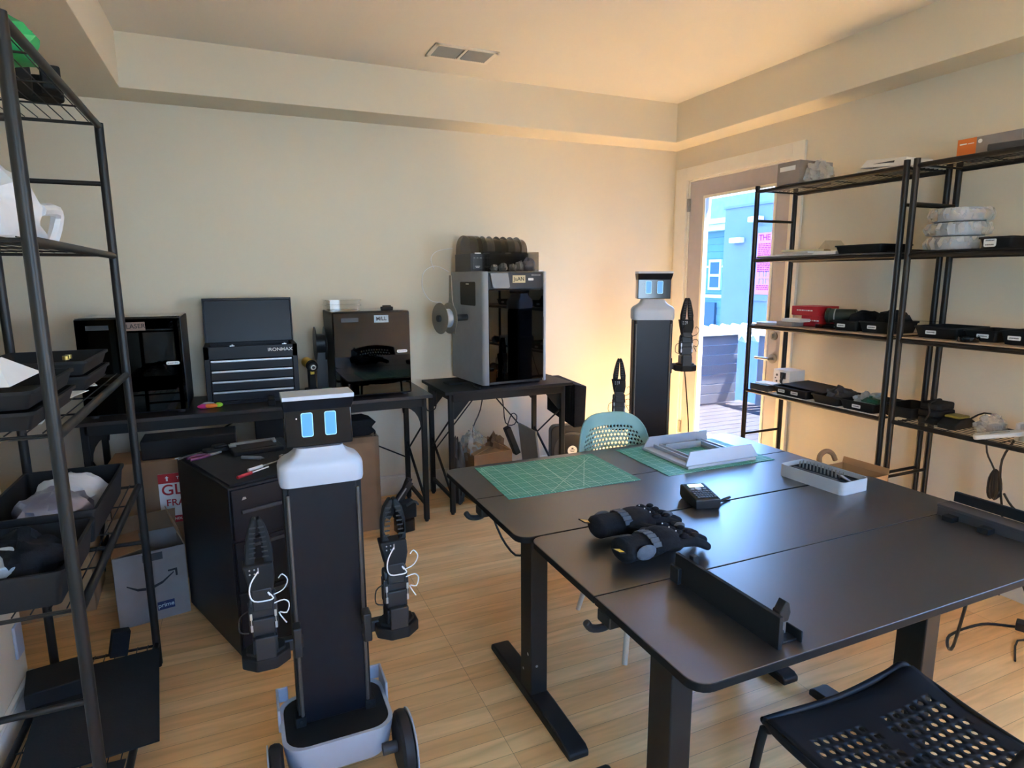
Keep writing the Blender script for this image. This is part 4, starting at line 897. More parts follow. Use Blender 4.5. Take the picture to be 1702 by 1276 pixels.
# filament units on top
ZP = ZT+h
def fil_unit(lab, x0, x1, y0, y1, hb, ht, rz, n):
    r = T('spool_box', lab, 'spool holder', (x0, y0, ZP), rz); w_, d_ = x1-x0, y1-y0
    m = M(); m.box(0, w_, 0, d_, 0.0, hb); m.box(0.01, w_-0.01, -0.004, 0.0, 0.01, hb-0.008); part('base', m, 'dgrey', r, bevel=0.006)
    pts = [(d_*0.02, hb)]+[(d_/2-d_*0.48*math.cos(PI*i/16), hb+(ht-hb)*math.sin(PI*i/16)**0.75) for i in range(1, 16)]+[(d_*0.98, hb)]
    T2 = Matrix(((0, 0, 1, 0), (1, 0, 0, 0), (0, 1, 0, 0), (0, 0, 0, 1)))
    m = M(); v = []; nn = len(pts)
    m.loft([[(x, p[0], p[1]) for p in pts] for x in (0.004, w_-0.004)], cap=True); part('curved_lid', m, 'gl_smoke', r)
    for i in range(n):
        xx = w_*(i+0.5)/n
        m = M(); m.lathe([(0.02, -0.028), (0.088, -0.028), (0.088, -0.024), (0.06, -0.024), (0.06, 0.024), (0.088, 0.024), (0.088, 0.028), (0.02, 0.028)], 28, X=Matrix.Translation((xx, d_/2, hb+0.03)) @ Matrix.Rotation(PI/2, 4, 'Y')); part('loaded_spool', m, 'dgrey' if i % 2 else 'grey', r)
    m = M(); m.box(w_/2-0.022, w_/2+0.022, -0.006, -0.003, hb-0.002, hb+0.006); part('badge', m, 'label', r)
    return r
u1 = fil_unit('narrow round topped spool holder at the left on the tall printer', 1.40, 1.50, 3.86, 4.11, 0.115, 0.235, math.radians(5), 1)
m = M()
for i in range(3): m.box(0.02+0.022*i, 0.03+0.024*i, -0.0055, -0.0045, 0.085, 0.088)
m.box(0.03, 0.065, -0.0055, -0.0045, 0.032, 0.035); m.box(0.035, 0.06, -0.0055, -0.0045, 0.025, 0.028); part('front_print', m, 'label', u1)
u2 = fil_unit('wide smoked round topped spool holder at the back of the tall printer', 1.54, 1.86, 3.93, 4.18, 0.12, 0.225, math.radians(5), 3)
r = T('clear_parts_bin', 'clear plastic bin of small parts on the front of the tall printer', 'bin', (1.665, 3.83, ZP), math.radians(5))
m = M(); a, b, t = 0.18, 0.07, 0.003; H = 0.125
m.box(-a, a, -b, -b+t, 0, H); m.box(-a, a, b-t, b, 0, H); m.box(-a, -a+t, -b+t, b-t, 0, H); m.box(a-t, a, -b+t, b-t, 0, H); m.box(-a+t, a-t, -b+t, b-t, 0, t)
part('bin_body', m, 'gl_bin', r)
for i, (x, s_) in enumerate(((-0.12, 0.02), (-0.05, 0.025), (0.02, 0.022), (0.07, 0.03), (0.135, 0.04))):
    crumple('parts_bag', '', 'x', (x, 0, 0.004), (s_*1.1, 0.035, s_*1.25), 'lgrey' if i != 4 else 'foil', 0.2, 40+i, n=16, parent=r)
m = M(); m.box(-0.015, 0.015, -0.001, 0.0, 0, 0.012); m.box(1.9-1.9, 0.05, 0, 0.06, 0, 0.008); o = part('white_shim', m, 'label', None, (1.845, 3.80, ZP+0.0005), (0, 0, 0.09)); tag(o, 'small white card on the top right corner of the tall printer', 'card')
m = M(); m.prism(rrect(-0.06, 0.06, -0.05, 0.05, 0.012), 0, 0.012); o = part('black_pad', m, 'blackm', None, (1.31, 3.99, ZT), (0, 0, 0.1), bevel=0.003); tag(o, 'thin black pad on the short table left of the tall printer', 'pad')
m = M(); m.tube([(1.36, 3.94, ZT+0.006), (1.39, 3.84, ZT+0.02), (1.39, 3.79, ZT+0.008), (1.40, 3.72, ZT+0.006)], 0.006); o = part('printer_lead', m, 'cord'); tag(o, 'black lead curling beside the base of the tall printer', 'cable')
# under the short table
r = open_carton('open brown box of crumpled plastic and paper under the short table', (1.54, 4.0, 0), 0.30, 0.24, 0.34, 0.12, 'carddark', (('f', 172), ('r', 150), ('l', 160)), 0.12)
crumple('packing_film', 'clear crinkled packing film heaped in the open brown box under the short table', 'film', (1.45, 4.0, 0.28), (0.075, 0.08, 0.13), 'clearbag', 0.22, 51)
crumple('kraft_paper', 'crumpled brown paper sticking out of the box under the short table', 'paper', (1.62, 4.0, 0.27), (0.055, 0.07, 0.10), 'carddark', 0.3, 52)
crumple('dark_wrap', 'dark crumpled bag stuffed at the left of the box under the short table', 'bag', (1.31, 3.95, 0.0), (0.045, 0.08, 0.28), 'dgrey', 0.15, 53)
r = T('power_brick', 'black power brick hanging by its leads under the short table', 'power supply', (1.80, 4.03, 0.27), 0)
m = M(); m.box(-0.022, 0.022, -0.03, 0.03, 0, 0.22, X=Matrix.Rotation(-0.38, 4, 'Y')); part('brick', m, 'black', r, bevel=0.006)
m = M(); m.tube([(-0.08, 0.0, 0.20), (-0.04, 0, 0.30), (0.0, 0, 0.28), (-0.02, 0, 0.22), (-0.09, 0, 0.24), (-0.11, 0, 0.40), (-0.16, 0, 0.54)], 0.004); part('lead', m, 'cord', r)
m = M(); m.tube([(1.56, 4.06, 0.80), (1.53, 4.06, 0.62), (1.47, 4.05, 0.50), (1.46, 4.04, 0.40)], 0.005); o = part('hanging_cable', m, 'cord'); tag(o, 'black cable dropping from the short table into the open box', 'cable')
r = T('side_bag', 'black cloth storage bag hung on the right end of the short table', 'bag', (2.10, 3.72, 0.50))
m = M(); a = [(0, 0.0, 0.0), (0.09, 0, 0.0), (0.09, 0.42, 0.05), (0, 0.42, 0.05)]; b = [(0, 0, 0.31), (0.10, 0, 0.29), (0.10, 0.42, 0.31), (0, 0.42, 0.31)]
m.loft([a, b]); part('bag_body', m, 'fabric', r, bevel=0.006)
m = M(); m.box(-0.012, 0.0, 0.03, 0.06, 0.10, 0.325); part('strap', m, 'fabric', r); 
m = M(); m.box(-0.012, 0.0, 0.34, 0.37, 0.10, 0.325); part('strap', m, 'fabric', r)
r = T('box_fan', 'small black fan with round white badge on the floor by the back wall', 'fan', (2.30, 4.12, 0), -0.2)
m = M(); m.box(-0.16, 0.16, -0.045, 0.045, 0, 0.02); m.prism(rrect(-0.17, 0.17, 0.02, 0.42, 0.05), -0.04, 0.04, X=Matrix(((1, 0, 0, 0), (0, 0, -1, 0), (0, 1, 0, 0), (0, 0, 0, 1)))); part('housing', m, 'black', r, bevel=0.006)
m = M(); 
for k in range(1, 9): m.lathe([(0.018*k, -0.001), (0.018*k+0.003, -0.001), (0.018*k+0.003, 0.002), (0.018*k, 0.002)], 40, X=Matrix.Translation((0, -0.042, 0.22)) @ Matrix.Rotation(PI/2, 4, 'X'))
part('grille', m, 'dgrey', r)
m = M(); m.cyl((0, -0.04, 0.22), (0, -0.046, 0.22), 0.038, n=32); bdg = part('badge', m, 'label', r)
m = M(); m.box(-0.02, 0.02, -0.0465, -0.046, 0.222, 0.226); m.box(-0.015, 0.015, -0.0465, -0.046, 0.210, 0.214); m.box(-0.008, 0.008, -0.0465, -0.046, 0.232, 0.242); part('print', m, 'ink', bdg)
# grey panel leaning under the table end
m = M(); m.box(0, 0.015, 0, 0.30, 0, 0.46); o = part('leaning_panel', m, 'grey', None, (1.93, 3.88, 0.001), (0, -0.12, 0.0), bevel=0.002); tag(o, 'grey flat panel leaning inside the right end of the short table', 'panel')

# ------------------------------------------------------------------ the two wheeled robots
def tpart(name, m, mk, parent, **k): return part(name, m, mk, parent, **k)
def arm(parent, loc, cord_seed, open_=0.5, name='arm', yaw=0.0, cordk='wcord', base_side=1):
    """small desktop robot arm standing upright, fingers up; origin at centre of its base plate"""
    m = M(); m.prism([(0.068*math.cos(math.radians(22.5+45*i)), 0.058*math.sin(math.radians(22.5+45*i))) for i in range(8)], -0.012, 0.022)
    m.prism([(0.055*math.cos(math.radians(22.5+45*i)), 0.047*math.sin(math.radians(22.5+45*i))) for i in range(8)], 0.022, 0.032)
    a = part(name, m, 'blackm', parent, loc, (0, 0, yaw), bevel=0.004)
    m = M(); m.box(-0.032, 0.032, -0.034, 0.034, 0.03, 0.075); m.box(-0.026, 0.026, -0.05, -0.03, -0.005, 0.085); part('base_servo', m, 'black', a, bevel=0.003)
    m = M()
    for i in range(4):
        for j in range(2): m.cyl((-0.018+0.012*i, -0.0505, 0.052+0.012*j), (-0.018+0.012*i, -0.0495, 0.052+0.012*j), 0.003, n=8)
    part('screw_holes', m, 'ink', a)
    m = M(); m.box(-0.030, 0.030, -0.03, 0.03, 0.078, 0.130); m.box(-0.038, 0.038, -0.018, 0.018, 0.09, 0.165); part('shoulder_servo', m, 'black', a, bevel=0.004)
    for x in (-0.031, 0.031):
        m = M()
        for z in (0.11, 0.145): m.box(x-0.003, x+0.003, -0.032, -0.03, z-0.012, z+0.006)
        m.box(x-0.001, x+0.001, -0.0305, -0.03, 0.098, 0.151)
        part('steel_bracket', m, 'silver', a, label='shiny steel bracket tips')
    m = M(); m.box(-0.026, 0.026, -0.026, 0.026, 0.15, 0.215); m.cyl((-0.035, 0, 0.175), (0.035, 0, 0.175), 0.022, n=20); part('elbow_servo', m, 'black', a, bevel=0.004)
    # wrist / gripper body
    m = M(); m.loft([[(-0.028, -0.024, 0.205), (0.03, -0.024, 0.205), (0.03, 0.024, 0.205), (-0.028, 0.024, 0.205)], [(-0.036, -0.028, 0.245), (0.036, -0.028, 0.245), (0.036, 0.026, 0.245), (-0.036, 0.026, 0.245)], [(-0.044, -0.026, 0.285), (0.034, -0.026, 0.285), (0.034, 0.024, 0.285), (-0.044, 0.024, 0.285)]])
    part('gripper_body', m, 'blackm', a, bevel=0.004)
    m = M()
    for i in range(2):
        for j in range(2): m.cyl((-0.026+0.012*i, -0.029, 0.262+0.012*j), (-0.026+0.012*i, -0.0275, 0.262+0.012*j), 0.0022, n=8)
    m.box(-0.006, -0.003, -0.030, -0.027, 0.262, 0.278)
    part('screws', m, 'silver', a)
    T2 = Matrix(((1, 0, 0, 0), (0, 0, 1, 0), (0, 1, 0, 0), (0, 0, 0, 1)))
    g = 0.030*open_
    L = [(-0.036, 0.28), (-0.012, 0.28), (-0.006-g, 0.31), (-0.004-g*0.9, 0.345), (-0.002, 0.385), (0.0, 0.408), (-0.010, 0.41), (-0.020-g*0.3, 0.385), (-0.030-g*0.25, 0.345), (-0.036, 0.31)]
    Rr = [(-x, z) for x, z in L]
    for nm, P in (('gripper_finger', L), ('gripper_finger', Rr)):
        m = M(); m.prism(P, -0.014, 0.014, X=T2)
        k = M()
        o = part(nm, m, 'blackm', a, bevel=0.004)
        k = M()
        for i in range(7):
            z = 0.30+i*0.014; xx = sum(p[0] for p in P)/len(P)*(1.0-0.06*i)
            k.box(xx-0.008, xx+0.008, -0.0155, -0.0135, z, z+0.004)
        part('finger_ribs', k, 'black', o)
    rnd = random.Random(cord_seed)
    m = M()
    m.tube([(-0.005, -0.03, 0.268), (-0.025, -0.045, 0.245), (-0.03, -0.045, 0.215), (-0.02, -0.04, 0.19), (0.01, -0.04, 0.186), (0.028, -0.04, 0.19), (0.015, -0.04, 0.21), (0.02, -0.04, 0.20)], 0.0019, n=6)
    part('cable', m, cordk, a, label='thin cable loop' if cordk != 'wcord' else 'thin white cable loop')
    m = M(); m.tube([(0.03, -0.02, 0.19), (0.055, -0.02, 0.20), (0.068, -0.02, 0.225), (0.055, -0.02, 0.245), (0.045, -0.02, 0.235)], 0.0016, n=6); part('cable', m, cordk, a)
    m = M(); m.tube([(0.03, -0.02, 0.165), (0.055, -0.025, 0.172), (0.068, -0.02, 0.155), (0.06, -0.02, 0.13), (0.04, -0.02, 0.135), (0.058, -0.02, 0.10)], 0.0018, n=6); part('cable', m, cordk, a)
    m = M(); m.tube([(-0.035, -0.01, 0.15), (-0.06, -0.02, 0.14), (-0.062, -0.02, 0.10), (-0.04, -0.02, 0.09)], 0.0020, n=6); part('cable', m, 'cord', a)
    m = M(); s = base_side; m.box(min(0, s*0.10), max(0, s*0.10), 0.01, 0.035, -0.008, 0.028); m.box(s*0.085-0.012, s*0.085+0.012, 0.0, 0.045, -0.03, 0.06); part('mounting_bracket', m, 'black', a, bevel=0.004)
    return a
def robot(lab, loc, rz, col0, col1, neck, top, arms, base=True, headtilt=0.0, screws=True, group='wheeled robots', cordk='wcord'):
    r = T('wheeled_robot', lab, 'robot', loc, rz, group)
    W_ = 0.112
    # column with its two side rails
    m = M(); m.box(-W_+0.014, W_-0.014, -0.05, 0.05, col0, col1); part('column', m, 'panel', r, bevel=0.002)
    for s in (-1, 1):
        m = M(); m.box(min(s*(W_-0.013), s*W_), max(s*(W_-0.013), s*W_), -0.046, 0.046, col0, col1-0.01)
        rl = part('side_rail', m, 'bmetal', r, bevel=0.001)
        m = M(); m.cyl((s*(W_-0.012), -0.052, col0+0.02), (s*(W_-0.012), -0.052, col1-0.03), 0.0055, n=10); part('guide_rod', m, 'rodsteel', rl, label='bright thin guide rod')
    for s in (-1, 1):
        m = M(); m.box(s*(W_-0.005)-0.016, s*(W_-0.005)+0.016, -0.06, -0.02, col0-0.002, col0+0.03); m.cyl((s*(W_-0.005), -0.062, col0+0.014), (s*(W_-0.005), -0.058, col0+0.014), 0.006); part('rail_clamp', m, 'blackm', r, bevel=0.003)
    # shoulders
    prof = []
    H = neck-col1
    for t, wx in ((0.0, 0.118), (0.10, 0.121), (0.45, 0.121), (0.56, 0.118), (0.66, 0.108), (0.74, 0.090), (0.84, 0.074), (0.95, 0.068), (1.0, 0.066)):
        dy = 0.062 if t < 0.5 else 0.062-0.020*(t-0.5)/0.5
        prof.append([(x, y-0.004, col1-0.006+(H+0.006)*t) for x, y in rrect(-wx, wx, -dy, dy, min(0.028, wx*0.3), 5)])
    m = M(); m.loft(prof); part('shoulder_cover', m, 'white', r)
    # head
    hh = top-neck; hd = bpy.data.objects.new('head', None)
    m = M(); m.box(-0.095, 0.095, -0.03, 0.045, 0.0, hh-0.012); hd = part('head', m, 'gloss', r, (0, -0.012, neck+0.004), (headtilt, 0, 0), bevel=0.004)
    m = M()
    m.loft([[(-0.095, 0.045, hh-0.05), (0.095, 0.045, hh-0.05), (0.095, -0.032, hh-0.048), (-0.095, -0.032, hh-0.048)], [(-0.100, 0.045, hh-0.012), (0.100, 0.045, hh-0.012), (0.100, -0.058, hh-0.012), (-0.100, -0.058, hh-0.012)]])
    part('visor', m, 'panel', hd, bevel=0.001)
    m = M(); m.box(-0.100, 0.100, -0.060, 0.045, hh-0.012, hh); part('top_plate', m, 'white', hd, bevel=0.001, label='thin white top plate')
    for x in (-0.033, 0.033):
        zc = hh*0.42
        m = M(); m.prism(rrect(x-0.0165, x+0.0165, zc-0.036, zc+0.036, 0.006), 0.0302, 0.0305, X=Matrix(((1, 0, 0, 0), (0, 0, -1, 0), (0, 1, 0, 0), (0, 0, 0, 1)))); part('eye_rim', m, 'eye_rim', hd)
        m = M(); m.prism(rrect(x-0.0145, x+0.0145, zc-0.034, zc+0.034, 0.005), 0.0305, 0.0309, X=Matrix(((1, 0, 0, 0), (0, 0, -1, 0), (0, 1, 0, 0), (0, 0, 0, 1)))); part('eye', m, 'eye', hd, label='glowing blue upright rounded eye')
    m = M(); m.cyl((-0.062, -0.0302, hh*0.55), (-0.062, -0.0315, hh*0.55), 0.002, n=10); part('status_light', m, 'label', hd)
    for a in arms: arm(r, a[0], a[1], a[2], base_side=a[3], cordk=cordk)
    # wheeled base
    Zb = col0
    def outline(e, z): return [(x, y, z) for x, y in rrect(-0.166-e, 0.166+e, -0.165-e, 0.10+e, 0.06, 6)]
    m = M(); m.loft([outline(-0.022, 0.068), outline(-0.012, 0.085), outline(0, Zb-0.004), outline(0, Zb), outline(-0.011, Zb), outline(-0.014, Zb-0.02)]); sh = part('base_shell', m, 'white', r, label='white tub shaped wheeled base')
    m = M(); m.prism([(x, y) for x, y, z in outline(-0.012, 0)], Zb-0.03, Zb-0.002); part('base_deck', m, 'blackm', r)
    for s in (-1, 1):
        m = M(); x0, x1 = sorted((s*0.164, s*0.172)); m.box(x0, x1, -0.02, 0.10, Zb-0.03, Zb+0.045); x0, x1 = sorted((s*0.134, s*0.172)); m.box(x0, x1, 0.092, 0.10, Zb-0.005, Zb+0.045); m.box(x0, x1, -0.02, 0.10, Zb+0.038, Zb+0.045) if False else None
        part('side_fin', m, 'white', r, bevel=0.002)
        X = Matrix.Translation((s*0.188, -0.165, 0.102)) @ Matrix.Rotation(s*PI/2, 4, 'Y')
        m = M(); m.lathe([(0.05, -0.022), (0.088, -0.022), (0.098, -0.014), (0.101, 0.0), (0.098, 0.012), (0.088, 0.018), (0.05, 0.018)], 40, X=X); wl = part('wheel', m, 'rubber', r)
        m = M(); m.lathe([(0.0, 0.018), (0.100, 0.018), (0.102, 0.020), (0.100, 0.023), (0.0, 0.023)], 40, X=X); part('wheel_cover', m, 'white', wl, label='thin white wheel disc')
        m = M(); x0, x1 = sorted((s*0.12, s*0.165)); m.cyl((x0, -0.165, 0.102), (x1, -0.165, 0.102), 0.018, n=16); part('axle', m, 'dgrey', wl)
    m = M(); m.lathe([(0.0, -0.02), (0.022, -0.02), (0.025, 0), (0.022, 0.02), (0.0, 0.02)], 20, X=Matrix.Translation((0, 0.05, 0.025)) @ Matrix.Rotation(PI/2, 4, 'Y')); m.box(-0.012, 0.012, 0.035, 0.065, 0.03, 0.10); part('caster', m, 'rubber', r)
    return r
robot('wheeled robot in the foreground with blue lit eyes, white shoulders and two low arms', (0.192, 1.895, 0), 0.0, 0.178, 0.955, 1.058, 1.214,
      [((0.178, -0.165, 0.505), 1, 0.75, -1), ((-0.190, -0.165, 0.505), 2, 0.15, 1)])
robot('wheeled robot standing between the teal chair and the glazed door, one arm raised', (2.22, 3.02, 0), math.radians(-25), 0.178, 1.305, 1.415, 1.572,
      [((0.19, -0.05, 1.015), 3, 0.0, -1), ((-0.190, -0.05, 0.665), 4, 0.0, 1)], cordk='cord')
m = M(); m.tube([(2.40, 2.93, 1.0), (2.40, 2.92, 0.95), (2.44, 2.94, 0.78), (2.49, 2.98, 0.62), (2.50, 3.0, 0.50), (2.47, 3.0, 0.45), (2.42, 3.02, 0.25), (2.40, 3.02, 0.02)], 0.0035); o = part('robot_lead', m, 'cord'); tag(o, 'thin lead dangling from the raised arm of the robot by the door', 'cable')

# ------------------------------------------------------------------ black tool cabinet with things on top
CA = math.radians(21)
c = T('tool_cabinet', 'black steel drawer cabinet behind the foreground robot, tools lying on its top', 'cabinet', (-0.085, 2.54, 0), CA)
w, d, h = 0.50, 0.62, 0.745
m = M(); m.box(0, w, 0.012, d, 0.03, h); part('body', m, 'panel', c, bevel=0.004)
m = M(); m.box(0.015, w-0.015, 0.03, d-0.015, h, h+0.008); part('top_mat', m, 'foam', c)
for i, (z0, z1) in enumerate(((0.05, 0.30), (0.31, 0.52), (0.53, 0.735))):
    m = M(); m.box(0.008, w-0.008, 0, 0.012, z0, z1); dr = part('drawer', m, 'panel', c, bevel=0.002)
    m = M(); m.box(0.04, w-0.02, -0.012, 0, z1-0.10 if i == 2 else z1-0.03, z1-0.085 if i == 2 else z1-0.015); part('drawer_pull', m, 'dgrey', dr, bevel=0.003)
m = M(); m.prism([(0, 0), (0.018, 0.003), (0.016, 0.010), (0.006, 0.012)], 0, 0.003, X=Matrix(((1, 0, 0, 0.045), (0, 0, -1, 0), (0, 1, 0, 0.69), (0, 0, 0, 1)))); part('brand_badge', m, 'silver', c)
for x in (0.04, w-0.04):
    for y in (0.05, d-0.05):
        m = M(); m.cyl((x-0.012, y, 0.016), (x+0.012, y, 0.016), 0.016, n=16); part('caster', m, 'rubber', c)
ZK = h+0.0085
R2 = Matrix.Translation((-0.085, 2.54, 0)) @ Matrix.Rotation(CA, 4, 'Z')
def K2(x, y, z=ZK): return tuple(R2 @ Vector((x, y, z)))
r = T('open_end_wrench', 'steel open ended wrench on the far left corner of the cabinet top', 'wrench', K2(0.05, 0.57), CA+0.3, 'hand tools on the cabinet')
m = M(); m.box(-0.05, 0.05, -0.006, 0.006, 0, 0.004); m.prism([(-0.075, -0.012), (-0.05, -0.014), (-0.045, 0), (-0.05, 0.014), (-0.075, 0.012), (-0.06, 0.004), (-0.06, -0.004)], 0, 0.005); part('wrench_body', m, 'silver', r)
r = T('pliers', 'pliers with dark purple grips on the cabinet top', 'pliers', K2(0.10, 0.50), CA+0.15, 'hand tools on the cabinet')
m = M(); m.tube([(-0.09, -0.015, 0.008), (-0.04, -0.022, 0.009), (0.0, -0.006, 0.008)], 0.007); part('handle', m, 'purple', r)
m = M(); m.tube([(-0.09, 0.018, 0.008), (-0.04, 0.022, 0.009), (0.0, 0.006, 0.008)], 0.007); part('handle', m, 'purple', r)
m = M(); m.prism([(0, -0.012), (0.02, -0.012), (0.06, -0.003), (0.06, 0.003), (0.02, 0.012), (0, 0.012)], 0.003, 0.013); part('jaws', m, 'steel', r, bevel=0.002)
r = T('utility_knife', 'short steel scraper blade lying on the cabinet top', 'scraper', K2(0.20, 0.44), CA-0.4, 'hand tools on the cabinet')
m = M(); m.box(-0.01, 0.03, -0.012, 0.012, 0, 0.006); m.box(0.03, 0.09, -0.006, 0.006, 0, 0.006); part('blade', m, 'silver', r, bevel=0.001)
r = T('pointed_pen', 'grey tapered marker on the cabinet top', 'marker', K2(0.22, 0.31), CA-0.9, 'hand tools on the cabinet')
m = M(); m.cyl((-0.05, 0, 0.008), (0.04, 0, 0.008), 0.008, n=16); m.cyl((0.04, 0, 0.008), (0.056, 0, 0.008), 0.007, 0.002, n=16); part('marker_body', m, 'grey', r)
for i, (lab, p, a, ks) in enumerate((('red and white screwdriver at the front edge of the cabinet top', (0.13, 0.10), 0.35, ('red', 'label')), ('white shafted driver lying beside the red screwdriver', (0.20, 0.16), 0.30, ('label', 'silver')))):
    r = T('screwdriver', lab, 'screwdriver', K2(*p), CA+a, 'hand tools on the cabinet')
    m = M(); m.cyl((-0.07, 0, 0.007), (0.0, 0, 0.007), 0.007, n=14); part('handle', m, ks[0], r)
    m = M(); m.cyl((0.0, 0, 0.007), (0.09, 0, 0.007), 0.003, n=10); part('shaft', m, ks[1], r)
r = T('grey_parts_box', 'grey plastic box with sockets at the right front of the cabinet top', 'box', K2(0.375, 0.11), CA+0.02)
m = M(); m.box(-0.09, 0.13, -0.075, 0.075, 0, 0.006); m.box(-0.09, -0.082, -0.075, 0.075, 0.006, 0.032); m.box(-0.082, 0.13, -0.075, -0.067, 0.006, 0.032); m.box(-0.082, 0.13, 0.067, 0.075, 0.006, 0.032); m.box(0.0, 0.006, -0.067, 0.067, 0.006, 0.028); part('box_body', m, 'grey', r, bevel=0.003)
m = M(); m.box(-0.08, 0.12, -0.065, 0.065, 0.028, 0.031); part('clear_cover', m, 'gl_smoke', r)
for i in range(5):
    m = M(); m.cyl((-0.06+0.036*i, 0.082, 0.010), (-0.055+0.036*i, 0.118, 0.012), 0.009, n=14); part('socket', m, 'silver', r)
r = T('open_case', 'open black tool case with silver bar lying at the back of the cabinet top', 'case', K2(0.29, 0.47), CA-0.2)
m = M(); m.box(-0.10, 0.12, -0.09, 0.09, 0, 0.02); part('case_body', m, 'blackm', r, bevel=0.005)
m = M(); m.box(-0.09, 0.11, 0.05, 0.06, 0.02, 0.03); m.box(-0.10, -0.07, 0.02, 0.05, 0.02, 0.027); m.box(0.09, 0.105, 0.0, 0.05, 0.02, 0.03); part('silver_bar', m, 'steel', r)
m = M(); m.box(-0.06, 0.09, -0.06, 0.03, 0.02, 0.023); part('foam_insert', m, 'foam', r)
r = T('dark_bundle', 'heap of black gear between the open case and the wall table', 'gear', K2(0.14, 0.56), CA)
m = M(); m.box(-0.04, 0.10, -0.03, 0.03, 0, 0.018); m.box(0.0, 0.06, -0.02, 0.025, 0.018, 0.03); part('gear_body', m, 'blackm', r, bevel=0.006)

# ------------------------------------------------------------------ boxes on the floor
r = open_carton('white sided open carton with a curved arrow and blue label, behind the left rack', (-0.475, 3.20, 0), 0.285, 0.27, 0.335, 0.20, 'cardgrey', (('b', 115), ('l', 170), ('r', 110)), 0.12, inner='carddark')
# smile arrow and label on the near face
X = Matrix(((1, 0, 0, 0), (0, 0, -1, -0.1355), (0, 1, 0, 0.17), (0, 0, 0, 1)))
pts = [(-0.10, 0.025), (-0.06, -0.002), (-0.01, -0.010), (0.04, 0.008), (0.088, 0.045)]
m = M(); up = []; dn = []
for i, (x, y) in enumerate(pts):
    t = 0.003+0.004*math.sin(PI*i/4.0); up.append((x, y+t)); dn.append((x, y-t))
for i in range(4): m.prism([up[i], up[i+1], dn[i+1], dn[i]], 0, 0.0006, X=X)
m.prism([(0.065, 0.060), (0.103, 0.062), (0.103, 0.025), (0.095, 0.025), (0.094, 0.052), (0.066, 0.052)], 0, 0.0006, X=X)
part('curved_arrow', m, 'ink', r, label='dark curved arrow printed on the side')
m = M(); m.box(-0.035, 0.035, -0.137, -0.1355, 0.045, 0.085); lb = part('blue_label', m, mat('navy_label', '#1c2a5a', 0.5), r, (0.045, 0, 0)); letters('prime', 0.028, lb, (0, -0.1375, 0.066), FRONT, 'eye_rim').active_material = K['bluetape']
m = M(); m.box(-0.03, 0.05, -0.137, -0.1355, 0.29, 0.325); part('shipping_tape', m, 'dgrey', r)
r = carton('brown carton with the red and white GLASS FRAGILE sticker', (-0.28, 3.60, 0), 0.74, 0.26, 0.645, 0.0, 'carddark', 'fragile_carton')
m = M(); m.box(-0.28, 0.04, -0.1315, -0.1302, 0.27, 0.555) if False else m.box(-0.155, 0.085, -0.1315, -0.1302, 0.315, 0.575); st = part('sticker', m, 'label', r)
m = M(); m.box(-0.155, 0.085, -0.1322, -0.1315, 0.525, 0.575); m.box(-0.155, 0.085, -0.1322, -0.1315, 0.315, 0.350); part('red_band', m, 'redink', st)
letters('GLASS', 0.078, st, (-0.035, -0.1325, 0.487), FRONT, 'redink'); letters('FRAGILE', 0.05, st, (-0.035, -0.1325, 0.42), FRONT, 'redink')
letters('THIS SIDE UP', 0.022, st, (-0.01, -0.1325, 0.549), FRONT, 'label'); letters('HANDLE WITH CARE', 0.018, st, (-0.035, -0.1325, 0.333), FRONT, 'label')
m = M(); m.prism([(-0.004, -0.012), (0.004, -0.012), (0.004, 0.004), (0.009, 0.004), (0, 0.014), (-0.009, 0.004), (-0.004, 0.004)], 0.1322, 0.1326, X=Matrix(((1, 0, 0, -0.115), (0, 0, -1, 0), (0, 1, 0, 0.549), (0, 0, 0, 1)))); part('up_arrow', m, 'label', st)
carton('brown carton behind the left rack, left of the open white carton', (-0.98, 3.45, 0), 0.50, 0.35, 0.50, 0.06, 'card', 'cardboard_box')
carton('dim brown carton on the floor at the far left behind the rack', (-1.45, 3.0, 0), 0.45, 0.40, 0.42, -0.05, 'carddark', 'cardboard_box')
r = carton('tall brown carton wrapped in shiny tape under the right end of the long table', (0.445, 3.83, 0), 0.56, 0.28, 0.60, 0.0, 'carddark', 'tall_carton')
m = M(); m.box(-0.2815, 0.2815, -0.1412, 0.1412, 0.565, 0.6012); m.box(0.255, 0.2815, -0.1412, -0.12, 0.02, 0.56); part('clear_tape', m, 'gl_plastic', r)
r = T('black_case', 'black flat case lying on top of the tall taped carton', 'case', (0.57, 3.78, 0.6015), 0.05)
m = M(); m.prism([(-0.16, 0), (0.10, 0), (0.14, 0.02), (0.12, 0.05), (0.15, 0.08), (0.10, 0.10), (-0.16, 0.10)], -0.07, 0.12, X=Matrix(((1, 0, 0, 0), (0, 0, 1, 0), (0, 1, 0, 0), (0, 0, 0, 1)))); part('case_body', m, 'fabric', r, bevel=0.008)
m = M(); m.tube([(0.10, -0.06, 0.06), (0.13, -0.08, 0.03), (0.14, -0.05, 0.005)], 0.006); part('strap', m, 'fabric', r)
m = M(); m.box(-0.12, 0.12, -0.10, 0.10, 0, 0.16); o = part('black_crate', m, 'blackm', None, (0.16, 3.97, 0.6015), (0, 0, 0), bevel=0.006); tag(o, 'black crate on the left part of the tall taped carton', 'crate')
m = M(); m.box(-0.22, 0.22, -0.10, 0.08, 0, 0.10); o = part('dark_crate', m, 'blackm', None, (-0.28, 3.60, 0.646), (0, 0, 0), bevel=0.006); tag(o, 'dark crate on the GLASS FRAGILE carton under the long table', 'crate')
